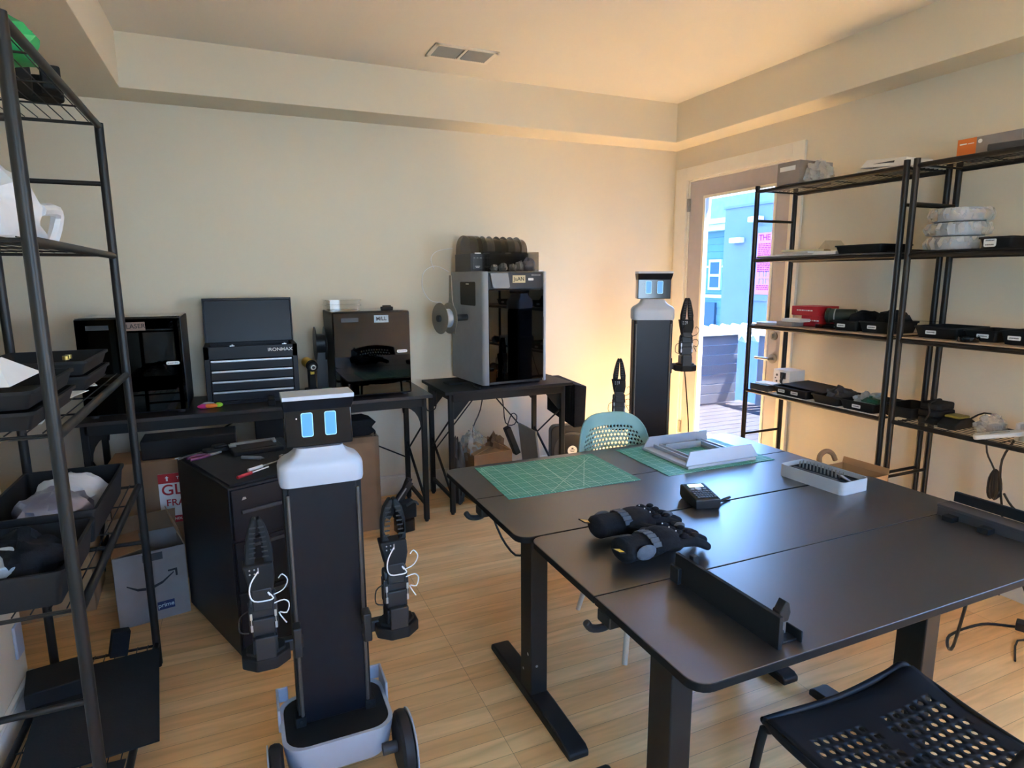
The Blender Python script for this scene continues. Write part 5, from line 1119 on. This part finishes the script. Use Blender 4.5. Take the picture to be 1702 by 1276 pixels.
# black tripod gear leaning by the table leg
r = T('folded_stand', 'black folded stand and case leaning by the right leg of the long table', 'stand', (0.84, 3.60, 0), 0.2)
m = M(); m.box(-0.055, 0.075, -0.04, 0.05, 0.085, 0.19); part('head_case', m, 'blackm', r, bevel=0.012)
m = M(); m.box(-0.05, 0.06, -0.035, 0.04, 0.0, 0.084); part('clear_base', m, 'gl_smoke', r, bevel=0.005, label='grey translucent lower box')
m = M(); m.box(-0.04, 0.05, -0.03, 0.03, 0.0, 0.07); part('inner_block', m, 'dgrey', r)
m = M(); m.box(-0.020, 0.020, -0.015, 0.015, 0, 0.26, X=Matrix.Translation((-0.10, 0.03, 0.10)) @ Matrix.Rotation(0.70, 4, 'Y')); part('folded_leg', m, 'black', r, bevel=0.004)
m = M(); m.box(-0.018, 0.018, -0.015, 0.015, 0, 0.2, X=Matrix.Translation((-0.02, 0.04, 0.14)) @ Matrix.Rotation(0.45, 4, 'Y')); part('folded_leg', m, 'black', r, bevel=0.004)
m = M(); m.box(-0.004, 0.004, -0.004, 0.0, 0, 0.13, X=Matrix.Translation((-0.055, 0.01, 0.17)) @ Matrix.Rotation(0.70, 4, 'Y')); part('steel_tube', m, 'silver', r, label='bright steel tube')
m = M(); m.tube([(0.0, -0.05, 0.18), (0.05, -0.055, 0.20), (0.08, -0.045, 0.17)], 0.007); part('handle', m, 'dgrey', r)

# ------------------------------------------------------------------ left rack contents
crumple('green_bag', 'translucent green bag on the top of the left rack', 'bag', (-0.52, 2.02, LS[4]), (0.11, 0.11, 0.06), 'green', 0.15, 61)
r = T('gimbal_motor', 'dark round motor unit with a mount on the top of the left rack', 'motor', (-0.50, 2.42, LS[4]), 0.2)
m = M(); m.cyl((0, 0, 0.0), (0, 0, 0.06), 0.055, n=24); m.box(-0.09, -0.02, -0.22, 0.02, 0.0, 0.05); m.box(0.0, 0.05, -0.14, -0.08, 0, 0.07); part('motor_body', m, 'blackm', r, bevel=0.006)
m = M(); m.cyl((0.05, -0.06, 0.03), (0.062, -0.06, 0.03), 0.012, n=14); part('steel_cap', m, 'silver', r)
crumple('white_bag', 'crumpled white plastic bag on the upper shelf of the left rack', 'bag', (-0.585, 2.05, LS[3]), (0.11, 0.26, 0.115), 'bag', 0.13, 63, n=40)
m = M(); m.tube([(-0.50, 2.22, LS[3]+0.10), (-0.49, 2.36, LS[3]+0.11), (-0.50, 2.38, LS[3]+0.06), (-0.51, 2.34, LS[3]+0.008)], 0.018, n=8); o = part('bag_tail', m, 'bag'); tag(o, 'white fold of plastic hanging beside the crumpled white bag', 'bag')
for i, (y, w_, d_) in enumerate(((1.90, 0.28, 0.40), (2.44, 0.28, 0.36))):
    for k in range(2):
        tray(('lower long black tray at the near end of the middle shelf, left rack', 'upper long black tray at the near end of the middle shelf, left rack', 'lower ribbed black tray at the far end of the middle shelf, left rack', 'upper ribbed black tray at the far end of the middle shelf, left rack')[i*2+k], -0.585, y, LS[2]+0.048*k, w_, d_, 0.044, 0)
m = M(); m.prism([(-0.07, 0), (0.07, 0), (0.005, 0.05)], -0.16, 0.16, X=Matrix(((0, 1, 0, 0), (1, 0, 0, 0), (0, 0, 0, 0), (0, 0, 0, 1)))) if False else m.add([(-0.05, -0.13, 0), (0.05, -0.13, 0), (0.05, 0.13, 0), (-0.05, 0.13, 0), (0, -0.03, 0.055), (0, 0.02, 0.055)], [(0, 1, 4), (1, 2, 5, 4), (2, 3, 5), (3, 0, 4, 5)])
o = part('folded_paper', m, 'paper', None, (-0.55, 1.90, LS[2]+0.094), (0, 0, 0), solid=0.001, flat=True); tag(o, 'folded white paper standing like a tent on the near black tray', 'paper')
for i in range(2):
    m = M(); m.cyl((0, 0, 0), (0, 0, 0.012), 0.009, n=14); o = part('brass_knob', m, mat('brass%d' % i, '#a08a4a', 0.35, metal=0.8), None, (-0.50, 2.30+0.035*i, LS[2]+0.094)); tag(o, ('left', 'right')[i]+' one of two small brass knobs on the upper ribbed tray', 'knob', 'brass knobs')
crumple('grey_parts_bag', 'dark grey bag of parts standing at the back of the middle shelf, left rack', 'bag', (-0.68, 2.08, LS[2]+0.094), (0.05, 0.12, 0.11), 'dgrey', 0.15, 66)
for i, (y, a) in enumerate(((1.86, 0.1), (2.2, -0.2), (2.42, 0.3))):
    m = M(); m.box(-0.10, 0.10, -0.09, 0.09, 0, 0.0015); o = part('paper_sheet', m, 'paper', None, (-0.56, y, LS[2]-0.0035), (0, 0, a))
    o.location.z = LS[1]+0.0 if False else LS[2]-0.002
    tag(o, ('white sheet under the near tray of the left rack', 'white sheet under the middle gap of the left rack trays', 'white sheet under the far ribbed tray of the left rack')[i], 'paper', 'papers under the trays')
# lower shelf bins
tray('deep black bin at the far end of the lower shelf of the left rack', -0.575, 2.33, LS[1], 0.29, 0.50, 0.105, 0)
crumple('foil_bag', 'silvery plastic bag in the deep black bin of the left rack', 'bag', (-0.56, 2.22, LS[1]+0.02), (0.10, 0.12, 0.07), 'foil', 0.15, 71)
crumple('bubble_wrap', 'pale crumpled bubble wrap in the deep black bin of the left rack', 'wrap', (-0.56, 2.41, LS[1]+0.02), (0.10, 0.11, 0.065), 'bag', 0.12, 72)
tray('black bin of cables at the near end of the lower shelf of the left rack', -0.575, 1.87, LS[1], 0.29, 0.36, 0.09, 0)
crumple('dark_cables', 'dark tangle of cables in the near bin of the left rack', 'cables', (-0.56, 1.88, LS[1]+0.02), (0.10, 0.13, 0.06), 'fabric', 0.25, 73)
m = M(); m.prism(rrect(-0.03, 0.03, -0.05, 0.05, 0.012), 0, 0.03); o = part('white_adapter', m, 'lgrey', None, (-0.58, 1.80, LS[1]+0.075), (0.2, 0.1, 0.3), bevel=0.004); tag(o, 'pale grey adapter on top of the dark cables in the near bin', 'adapter')
# bottom of the rack
m = M(); m.box(-0.20, 0.165, -0.30, 0.27, 0, 0.006); o = part('black_sheet', m, 'foam', None, (-0.52, 2.32, LS[0]), (0, 0.0, 0.10), bevel=0.001); tag(o, 'large black foam sheet lying over the bottom shelf of the left rack', 'sheet')
m = M(); m.box(-0.17, 0.11, -0.13, 0.17, 0, 0.005); o = part('black_sheet', m, 'foam', None, (-0.53, 1.83, LS[0]), (0, 0.0, -0.06), bevel=0.001); tag(o, 'smaller black foam sheet at the near end of the bottom shelf', 'sheet')
m = M(); m.box(-0.03, 0.03, -0.02, 0.02, 0, 0.10, X=Matrix.Rotation(0.2, 4, 'Y')); o = part('black_brush', m, 'fabric', None, (-0.52, 2.60, LS[0]+0.012), (0, 0, 0.3), bevel=0.004); tag(o, 'black bristled block standing on the foam sheet of the bottom shelf', 'block')
m = M(); m.box(-0.07, 0.07, -0.09, 0.09, 0, 0.085); o = part('white_flat_box', m, 'whitem', None, (-0.715, 2.18, LS[0]+0.008), (0, 0, 0.0), bevel=0.003); bpy.data.objects.remove(o, do_unlink=True)
m = M(); m.box(-0.16, 0.02, -0.02, 0.15, 0, 0.055); o = part('dark_block', m, 'blackm', None, (-0.60, 2.42, LS[0]+0.0065), (0, 0, 0.2), bevel=0.004); tag(o, 'dark purple black block at the back of the bottom shelf', 'block')
m = M(); m.box(0, 0.01, -0.035, 0.035, -0.06, 0.06); o = part('switch_plate', m, 'white', None, (-0.80, 2.535, 0.30), (0, 0, 0), bevel=0.003); tag(o, 'white outlet cover low on the end of the left wall', 'outlet')

# ------------------------------------------------------------------ things on the desks
ZD = 0.7302
def cut_mat(lab, pts, lines):
    cx = sum(p[0] for p in pts)/4; cy = sum(p[1] for p in pts)/4
    m = M(); m.prism([(p[0]-cx, p[1]-cy) for p in pts], 0, 0.003)
    o = part('cutting_mat', m, 'mat', None, (cx, cy, ZD), bevel=0.0008); tag(o, lab, 'cutting mat', 'green cutting mats')
    k = M()
    for (a, b, w_) in lines:
        a = Vector((a[0]-cx, a[1]-cy, 0)); b = Vector((b[0]-cx, b[1]-cy, 0)); d = (b-a).normalized(); n_ = Vector((-d.y, d.x, 0))*w_
        k.add([a-n_+Vector((0, 0, 0.0032)), b-n_+Vector((0, 0, 0.0032)), b+n_+Vector((0, 0, 0.0032)), a+n_+Vector((0, 0, 0.0032))], [(0, 1, 2, 3)])
    part('ruled_lines', k, 'matline', o)
    return o
cut_mat('green gridded cutting mat at the left of the farther desk, nothing on it', [(0.872, 2.03), (1.452, 2.015), (1.462, 2.42), (0.888, 2.44)],
        [((0.90, 2.06), (1.43, 2.05), 0.0008), ((0.905, 2.41), (1.44, 2.395), 0.0008), ((0.90, 2.06), (0.905, 2.41), 0.0008), ((1.43, 2.05), (1.44, 2.395), 0.0008), ((1.05, 2.03), (1.43, 2.38), 0.001), ((1.30, 2.03), (0.93, 2.40), 0.001), ((1.2, 2.04), (1.40, 2.38), 0.001), ((1.15, 2.04), (1.18, 2.40), 0.0013)])
cut_mat('green cutting mat lying under the white printed frame', [(1.585, 2.008), (2.165, 2.0), (2.165, 2.405), (1.600, 2.430)],
        [((1.61, 2.03), (2.14, 2.025), 0.0008), ((1.62, 2.40), (2.14, 2.38), 0.0008)])
r = T('printed_frame', 'white moulded rectangular frame with two raised walls on the right cutting mat', 'frame', (1.71, 2.035, ZD+0.0036), math.radians(-1))
w, d = 0.375, 0.345
m = M(); zz = 0.012
m.box(0, w, 0, 0.075, 0, zz); m.box(0, w, d-0.07, d, 0, zz); m.box(0, 0.085, 0.075, d-0.07, 0, zz); m.box(w-0.085, w, 0.075, d-0.07, 0, zz)
part('base_ring', m, 'white', r, bevel=0.002)
m = M(); m.loft([[(-0.005, 0.010, zz), (w+0.02, 0.010, zz), (w+0.02, 0.018, zz), (-0.005, 0.018, zz)], [(0.03, 0.028, 0.066), (w-0.005, 0.028, 0.066), (w-0.005, 0.034, 0.066), (0.03, 0.034, 0.066)]]); part('raised_wall', m, 'white', r, bevel=0.001)
m = M(); m.loft([[(0.0, d-0.016, zz), (w, d-0.016, zz), (w, d-0.008, zz), (0.0, d-0.008, zz)], [(0.02, d-0.032, 0.066), (w-0.02, d-0.032, 0.066), (w-0.02, d-0.026, 0.066), (0.02, d-0.026, 0.066)]]); part('raised_wall', m, 'white', r, bevel=0.001)
for a, b in ((0.045, 0.053), (0.075, 0.083), (w-0.083, w-0.075), (w-0.053, w-0.045)):
    m = M(); m.box(a, b, 0.03, d-0.03, zz, zz+0.016); part('inner_rib', m, 'white', r, bevel=0.001)
m = M(); m.box(0.085, w-0.085, 0.070, 0.076, zz, zz+0.02); m.box(0.085, w-0.085, d-0.072, d-0.066, zz, zz+0.02); part('opening_lip', m, 'white', r, bevel=0.001)
# handheld device
r = T('handheld_meter', 'black handheld device with lit screen and keypad standing on the nearer desk', 'device', (1.495, 1.71, ZD), math.radians(-14))
m = M(); m.loft([[(-0.042, -0.062, 0), (0.042, -0.062, 0), (0.042, 0.062, 0), (-0.042, 0.062, 0)], [(-0.047, -0.068, 0.012), (0.047, -0.068, 0.012), (0.047, 0.068, 0.014), (-0.047, 0.068, 0.014)], [(-0.047, -0.068, 0.036), (0.047, -0.068, 0.036), (0.047, 0.068, 0.050), (-0.047, 0.068, 0.050)], [(-0.043, -0.063, 0.040), (0.043, -0.063, 0.040), (0.043, 0.063, 0.054), (-0.043, 0.063, 0.054)]]); part('case', m, 'black', r, bevel=0.003)
sl = Matrix.Translation((0, 0, 0.0472)) @ Matrix.Rotation(math.atan2(0.014, 0.126), 4, 'X')
m = M(); m.box(-0.036, 0.036, 0.022, 0.055, 0, 0.0015, X=sl); part('screen_bezel', m, 'gloss', r)
m = M(); m.box(-0.028, 0.028, 0.027, 0.051, 0.0015, 0.002, X=sl); part('lit_screen', m, 'screen', r, label='bright pale green lit screen')
for i in range(7):
    m = M()
    for j in range(4): m.box(-0.036+0.0106*i, -0.0275+0.0106*i, -0.058+0.0145*j, -0.048+0.0145*j, 0, 0.0028, X=sl)
    part('key_column', m, 'dgrey', r, bevel=0.001)
m = M(); m.cyl((-0.002, 0.012, 0.0), (-0.002, 0.012, 0.0035), 0.012, n=20, X=sl); m.box(-0.03, -0.018, 0.009, 0.015, 0, 0.003, X=sl); m.box(0.016, 0.028, 0.009, 0.015, 0, 0.003, X=sl); part('navigation_pad', m, 'grey', r)
m = M(); m.tube([(0.045, -0.05, 0.012), (0.08, -0.01, 0.008), (0.13, 0.02, 0.006)], 0.005); part('stub_aerial', m, 'black', r)
# driver kit
r = T('driver_kit', 'pale grey open tray of screwdriver bits at the right of the desks', 'tool kit', (2.098, 1.692, ZD), math.radians(3))
w2, d2, hh = 0.078, 0.145, 0.050
m = M(); P = rrect(-w2, w2, -d2, d2, 0.022, 6); Q = rrect(-w2+0.004, w2-0.004, -d2+0.004, d2-0.004, 0.019, 6)
m.loft([[(x, y, 0) for x, y in P], [(x, y, hh) for x, y in P], [(x, y, hh) for x, y in Q], [(x, y, 0.025) for x, y in Q]]); part('tray_shell', m, 'lgrey', r)
m = M(); m.prism(rrect(-w2+0.005, w2-0.005, -d2+0.005, d2-0.005, 0.018), 0.024, 0.032); part('foam_insert', m, 'blackm', r)
for i in range(12):
    for j in range(2):
        m = M(); x = 0.01+0.022*j; y = 0.115-0.0165*i
        m.cyl((x, y, 0.032), (x, y, 0.048), 0.0034, n=8); m.cyl((x, y, 0.048), (x, y, 0.056), 0.0022, n=8); part('bit', m, 'steel', r)
m = M(); m.cyl((-0.01, -0.13, 0.038), (0.03, -0.06, 0.038), 0.0065, n=14); m.cyl((0.03, -0.06, 0.038), (0.045, -0.03, 0.038), 0.003, n=10); part('driver_handle', m, 'steel', r)
m = M(); m.cyl((-0.045, -0.10, 0.038), (-0.045, 0.10, 0.038), 0.008, n=14); part('black_driver', m, 'dgrey', r)
# brown tube-like roll behind the kit, on the floor side of the desk
r = T('open_carton', 'open brown cardboard box standing on the floor behind the bit tray', 'box', (2.58, 1.925, 0.0), math.radians(2))
m = M(); t = 0.004; m.box(-0.09, 0.09, -0.115, 0.115, 0, t); m.box(-0.09, -0.09+t, -0.115, 0.115, t, 0.645); m.box(0.09-t, 0.09, -0.115, 0.115, t, 0.645); m.box(-0.09+t, 0.09-t, -0.115, -0.115+t, t, 0.645); m.box(-0.09+t, 0.09-t, 0.115-t, 0.115, t, 0.645); part('carton', m, 'card', r)
m = M(); m.box(-0.002, 0.002, -0.115, 0.115, 0.0, 0.03); part('flap', m, 'card', r, (-0.088, 0, 0.645), (0, -0.5, 0))
m = M(); m.box(-0.002, 0.002, -0.115, 0.115, 0.0, 0.03); part('flap', m, 'card', r, (0.088, 0, 0.645), (0, 0.25, 0))
m = M(); m.tube([(-0.07, 0.12, 0.65), (-0.06, 0.13, 0.69), (-0.02, 0.13, 0.71), (0.02, 0.125, 0.695), (0.04, 0.12, 0.66)], 0.012); part('curled_flap', m, 'carddark', r)
# black bracket
r = T('black_bracket', 'long black printed bracket with hooked ends standing on the nearer desk', 'bracket', (1.040, 0.915, ZD), 0)
m = M(); m.box(0.0, 0.012, 0.0, 0.36, 0.0, 0.078); part('upright_plate', m, 'blackm', r, bevel=0.0015)
m = M(); m.box(-0.012, 0.0, 0.33, 0.365, 0.0, 0.045); m.box(0.012, 0.03, 0.30, 0.318, 0.03, 0.088); part('end_hook', m, 'blackm', r, bevel=0.002)
m = M(); m.box(0.012, 0.075, 0.012, 0.040, 0.0, 0.006); m.box(0.070, 0.075, 0.0, 0.045, 0.0, 0.028); m.box(0.012, 0.03, 0.012, 0.05, 0.0, 0.035)
m.prism([(0.012, 0.055), (0.040, 0.055), (0.046, 0.075), (0.040, 0.098), (0.030, 0.105), (0.018, 0.085), (0.012, 0.082)], 0.0, 0.022, X=Matrix(((1, 0, 0, 0), (0, 0, 1, 0.012), (0, 1, 0, 0), (0, 0, 0, 1)))); part('end_hook', m, 'blackm', r, bevel=0.002)
r = T('black_profile', 'long black channel bar lying at the right side of the nearer desk', 'bar', (2.165, 0.90, ZD), 0)
m = M(); m.box(0.0, 0.07, 0.0, 0.385, 0.030, 0.040); m.box(0.004, 0.014, 0.0, 0.385, 0.0, 0.030); part('top_plate', m, 'dgrey', r, bevel=0.002)
m = M(); m.box(0.062, 0.082, 0.0, 0.385, 0.0, 0.030); m.box(0.072, 0.086, 0.0, 0.375, 0.040, 0.075); part('back_wall', m, 'blackm', r, bevel=0.002)
for y in (0.20, 0.31):
    m = M(); m.box(-0.035, 0.0, y, y+0.035, 0.0, 0.018); part('foot_tab', m, 'blackm', r, bevel=0.002)

# gloves
def glove(lab, loc, rz, flip, seed):
    r = T('work_glove', lab, 'glove', loc, rz, 'pair of work gloves')
    m = M(); s = -1 if flip else 1
    def chain(pts, rad, kz=0.6):
        for i in range(len(pts)-1):
            a = Vector(pts[i]); b = Vector(pts[i+1])
            for k in range(5):
                t = k/5; q = a.lerp(b, t); rr = rad[i]*(1-t)+rad[i+1]*t
                m.ell(tuple(q), (rr, rr, rr*kz), n=10)
        rr = rad[-1]; m.ell(pts[-1], (rr, rr, rr*kz), n=10)
    for i in range(9):
        t = i/8; m.ell((0.012+0.075*t, 0, 0.030), (0.020, 0.045-0.006*math.sin(t*PI), 0.027), n=14)
    for i in range(7):
        t = i/6; m.ell((0.10+0.055*t, 0.002*s, 0.032+0.006*math.sin(t*PI)), (0.025, 0.048+0.005*t, 0.026), n=14)
    for j in range(4):
        y = s*(0.040-0.026*j); L = (0.080, 0.098, 0.093, 0.072)[j]
        chain([(0.165, y*0.92, 0.036), (0.165+L*0.5, y*1.18, 0.034), (0.165+L*0.8, y*1.3, 0.026), (0.165+L, y*1.36, 0.018)], [0.0145, 0.0125, 0.0118, 0.0105], 0.95)
    chain([(0.095, s*0.035, 0.03), (0.125, s*0.062, 0.028), (0.165, s*0.072, 0.022), (0.185, s*0.070, 0.018)], [0.020, 0.017, 0.015, 0.012], 0.95)
    g = part('glove_body', m, 'fabric', r, remesh=0.0028)
    m = M()
    for k in range(10):
        a = -0.2+1.4*k/9; m.box(-0.012, 0.012, -0.0055, 0.0055, -0.001, 0.0015, X=Matrix.Translation((0.085, 0.046*math.cos(a*2.2), 0.031+0.0285*abs(math.sin(a*2.2)))) @ Matrix.Rotation(-(PI/2-a*2.2), 4, 'X')) if 0 < a*2.2 < PI else None
    part('wrist_strap', m, 'fabricg', r, label='grey wrist strap')
    for j in range(4):
        m = M(); y = s*(0.040-0.026*j); m.ell((0.172, y*0.96, 0.049), (0.015, 0.010, 0.006), n=12); m.ell((0.205, y*1.0, 0.0475), (0.011, 0.009, 0.005), n=12); part('knuckle_pad', m, 'fabric', r)
    m = M()
    for j in range(3): m.cyl((0.158, s*(0.03-0.026*j), 0.058), (0.158, s*(0.03-0.026*j), 0.0605), 0.0015, n=8)
    part('white_dots', m, 'label', r)
    m = M(); m.box(-0.022, 0.02, -0.012, 0.012, -0.001, 0.0012, X=Matrix.Translation((-0.012, -0.02*s, 0.040)) @ Matrix.Rotation(0.35, 4, 'Y') @ Matrix.Rotation(0.4, 4, 'Z')); part('pull_tab', m, 'fabric', r, solid=0)
    m = M(); m.box(-0.018, 0.016, -0.008, 0.008, 0.0012, 0.0018, X=Matrix.Translation((-0.012, -0.02*s, 0.040)) @ Matrix.Rotation(0.35, 4, 'Y') @ Matrix.Rotation(0.4, 4, 'Z')); part('yellow_label', m, 'yellow', r, label='yellow label on the pull tab')
    m = M(); m.ell((0.05, -0.043*s, 0.034), (0.03, 0.006, 0.018), n=14); part('grey_patch', m, 'fabricg', r, label='grey fabric patch')
    m = M(); m.ell((0.215, s*0.030, 0.046), (0.017, 0.012, 0.006), n=14); part('grey_patch', m, 'fabricg', r, label='grey fabric patch')
    r.scale = (1.16, 1.2, 1.28)
    return r
glove('black work glove lying nearer the camera, its fingers spread to the right', (0.955, 1.418, ZD), math.radians(2), False, 1)
glove('black work glove lying behind and partly on the other glove', (0.975, 1.592, ZD+0.002), math.radians(-2), True, 2)

# ------------------------------------------------------------------ chairs
def holed(fn, u0, u1, v0, v1, nu, nv, hole, kind, inside=lambda u, v: True, stagger=True):
    """surface with a grid of holes: fn(u,v)->3D; kind 'o' round or 'd' diamond"""
    m = M(); du, dv = (u1-u0)/nu, (v1-v0)/nv
    for j in range(nv):
        off = du/2 if (stagger and j % 2) else 0
        cells = [(u0+off+i*du, u0+off+(i+1)*du) for i in range(nu-(1 if off else 0))]
        va, vb = v0+j*dv, v0+(j+1)*dv
        if off:
            cv = (va+vb)/2; m.add([fn(*p) for p in ((u0, va), (u0+off, va), (u0+off, cv), (u0+off, vb), (u0, vb))], [(0, 1, 2, 3, 4)]); m.add([fn(*p) for p in ((u1-off, va), (u1, va), (u1, vb), (u1-off, vb), (u1-off, cv))], [(0, 1, 2, 3, 4)])
        for a, b in cells:
            cu, cv = (a+b)/2, (va+vb)/2
            ou = [(a, va), (cu, va), (b, va), (b, cv), (b, vb), (cu, vb), (a, vb), (a, cv)]
            if not inside(cu, cv): m.add([fn(*p) for p in ou+[(cu, cv)]], [(k, (k+1) % 8, 8) for k in range(8)]); continue
            if kind == 'o': inn = [(cu+hole*du/2*math.cos(math.radians(225+45*k)), cv+hole*dv/2*math.sin(math.radians(225+45*k))) for k in range(8)]
            else:
                q = hole; inn = [(cu-q*du/4, cv-q*dv/4), (cu, cv-q*dv/2), (cu+q*du/4, cv-q*dv/4), (cu+q*du/2, cv), (cu+q*du/4, cv+q*dv/4), (cu, cv+q*dv/2), (cu-q*du/4, cv+q*dv/4), (cu-q*du/2, cv)]
            m.add([fn(*p) for p in ou+inn], [(k, (k+1) % 8, 8+(k+1) % 8, 8+k) for k in range(8)])
    return m
# teal chair: backrest towards +Y, shell curves round the sitter
r = T('teal_chair', 'teal plastic shell chair with perforated back on the far side of the desks', 'chair', (1.635, 2.275, 0), math.radians(-5))
def teal_back(u, v):      # u -1..1, v 0..1
    w_ = 0.222*(1-0.20*v**2.2); a = u*1.0
    top = 0.878-0.085*abs(u)**3.2
    z = 0.47+(top-0.47)*v
    return (w_*math.sin(a*1.15)/math.sin(1.15), 0.235+0.095*v-0.10*(1-math.cos(a*1.25)), z)
m = holed(teal_back, -1, 1, 0.0, 1, 26, 20, 0.86, 'd', inside=lambda u, v: abs(u) < 0.72-0.10*max(0, v-0.6) and 0.12 < v < 0.84 and (abs(u)/0.74)**4+((v-0.45)/0.42)**4 < 1)
part('backrest', m, 'teal', r, solid=0.008, weld=True)
def teal_seat(u, v):
    return (u*(0.235-0.01*v), -0.20+0.43*v, 0.445+0.03*abs(u)**3+0.02*(1-v)*-1*0+0.03*v**4-0.02*math.sin(v*PI))
m = M(); m.sheet(lambda a, b: teal_seat(a*2-1, b), 20, 16); part('seat', m, 'teal', r, solid=0.010)
for sx, sy in ((-1, -1), (1, -1), (-1, 1), (1, 1)):
    m = M(); m.cyl((sx*0.15, sy*0.13-0.09, 0.43), (sx*0.275, sy*0.225-0.165, 0.0), 0.017, 0.011, n=16); part('leg', m, 'wood_leg', r)
m = M(); m.box(-0.15, 0.15, -0.23, -0.21, 0.40, 0.43); m.box(-0.15, 0.15, 0.03, 0.05, 0.40, 0.43); m.box(-0.01, 0.01, -0.22, 0.04, 0.40, 0.43); part('under_frame', m, 'dgrey', r)
# pale legs seen under the desk belong to a second chair tucked beneath
for (x0, y0, x1, y1) in ():
    pass
# black chair in the lower right
r = T('black_chair', 'black perforated metal chair at the lower right corner of the photo', 'chair', (1.375, 0.80, 0), math.radians(-1))
def bs(u, v):     # u -1..1 across, v 0 (front edge, towards the desk) .. 1 (rear)
    hump = 0.022*math.exp(-((u-0.86)/0.30)**2)*math.exp(-(v/0.25)**2)+0.008*math.exp(-((u+0.95)/0.3)**2)*math.exp(-(v/0.4)**2)
    z = 0.448+hump+0.012*u*u-0.012*math.sin(v*PI)+0.006
    if v < 0.05: z -= 0.010*(1-v/0.05)**2
    return (u*(0.262-0.02*v), 0.205-0.41*v, z)
m = holed(bs, -1, 1, 0, 1, 17, 14, 0.56, 'o', inside=lambda u, v: abs(u) < 0.84 and 0.18 < v < 0.92 and not (abs(u) < 0.10 and v < 0.5))
part('seat', m, 'chairblack', r, solid=0.004, weld=True)
m = M(); m.tube([(-0.262, -0.20, 0.452), (-0.264, 0.10, 0.455), (-0.258, 0.195, 0.462), (-0.235, 0.208, 0.460), (0.0, 0.210, 0.448), (0.18, 0.210, 0.468), (0.235, 0.206, 0.484), (0.258, 0.18, 0.470), (0.255, 0.0, 0.452), (0.24, -0.20, 0.452)], 0.009, n=10, sm=5); part('seat_rim', m, 'chairblack', r)
def bb(u, v):
    return (u*(0.235-0.02*v), -0.205-0.10*v-0.045*(1-u*u), 0.45+0.34*v-0.03*u*u*v)
m = holed(bb, -1, 1, 0.12, 1, 15, 10, 0.56, 'o', inside=lambda u, v: abs(u) < 0.78 and 0.25 < v < 0.88)
part('backrest', m, 'chairblack', r, solid=0.004, weld=True)
m = M(); m.tube([bb(-1, 0.1), bb(-1, 0.5), bb(-0.99, 0.9), bb(-0.9, 1.0), bb(0, 1.0), bb(0.9, 1.0), bb(0.99, 0.9), bb(1, 0.5), bb(1, 0.1)], 0.009, n=10, sm=5); part('back_rim', m, 'chairblack', r)
for sx, sy in ((-1, 1), (1, 1), (-1, -1), (1, -1)):
    m = M(); m.tube([(sx*0.225, sy*0.17, 0.445), (sx*0.252, sy*0.198, 0.44), (sx*0.262, sy*0.21, 0.40), (sx*0.29, sy*0.25, 0.0)], 0.011, n=10); part('leg', m, 'chairblack', r)
# floor cables at the lower right
m = M(); m.tube([(2.30, 1.20, 0.62), (2.50, 1.36, 0.10), (2.72, 1.50, 0.008), (2.95, 1.50, 0.006), (3.08, 1.42, 0.006), (3.18, 1.42, 0.02), (3.22, 1.50, 0.15)], 0.006, n=8, sm=6); o = part('floor_cable', m, 'cord'); tag(o, 'black cable looping from the desk down over the floor to the wall', 'cable')
r = T('power_strip', 'black power strip with plugs on the floor under the right racks', 'power strip', (3.12, 1.30, 0), 0.4)
m = M(); m.box(-0.03, 0.03, -0.14, 0.14, 0, 0.035); part('strip_body', m, 'black', r, bevel=0.005)
for i in range(3):
    m = M(); m.box(-0.018, 0.018, -0.10+0.08*i, -0.07+0.08*i, 0.035, 0.065); part('plug', m, 'blackm', r, bevel=0.004)
m = M(); m.tube([(2.78, 1.28, 0.005), (2.95, 1.36, 0.006), (3.0, 1.30, 0.006), (2.90, 1.22, 0.006), (3.05, 1.17, 0.006)], 0.004, n=6); o = part('thin_cord', m, 'cord'); tag(o, 'thin dark cord tangled on the floor by the power strip', 'cable')
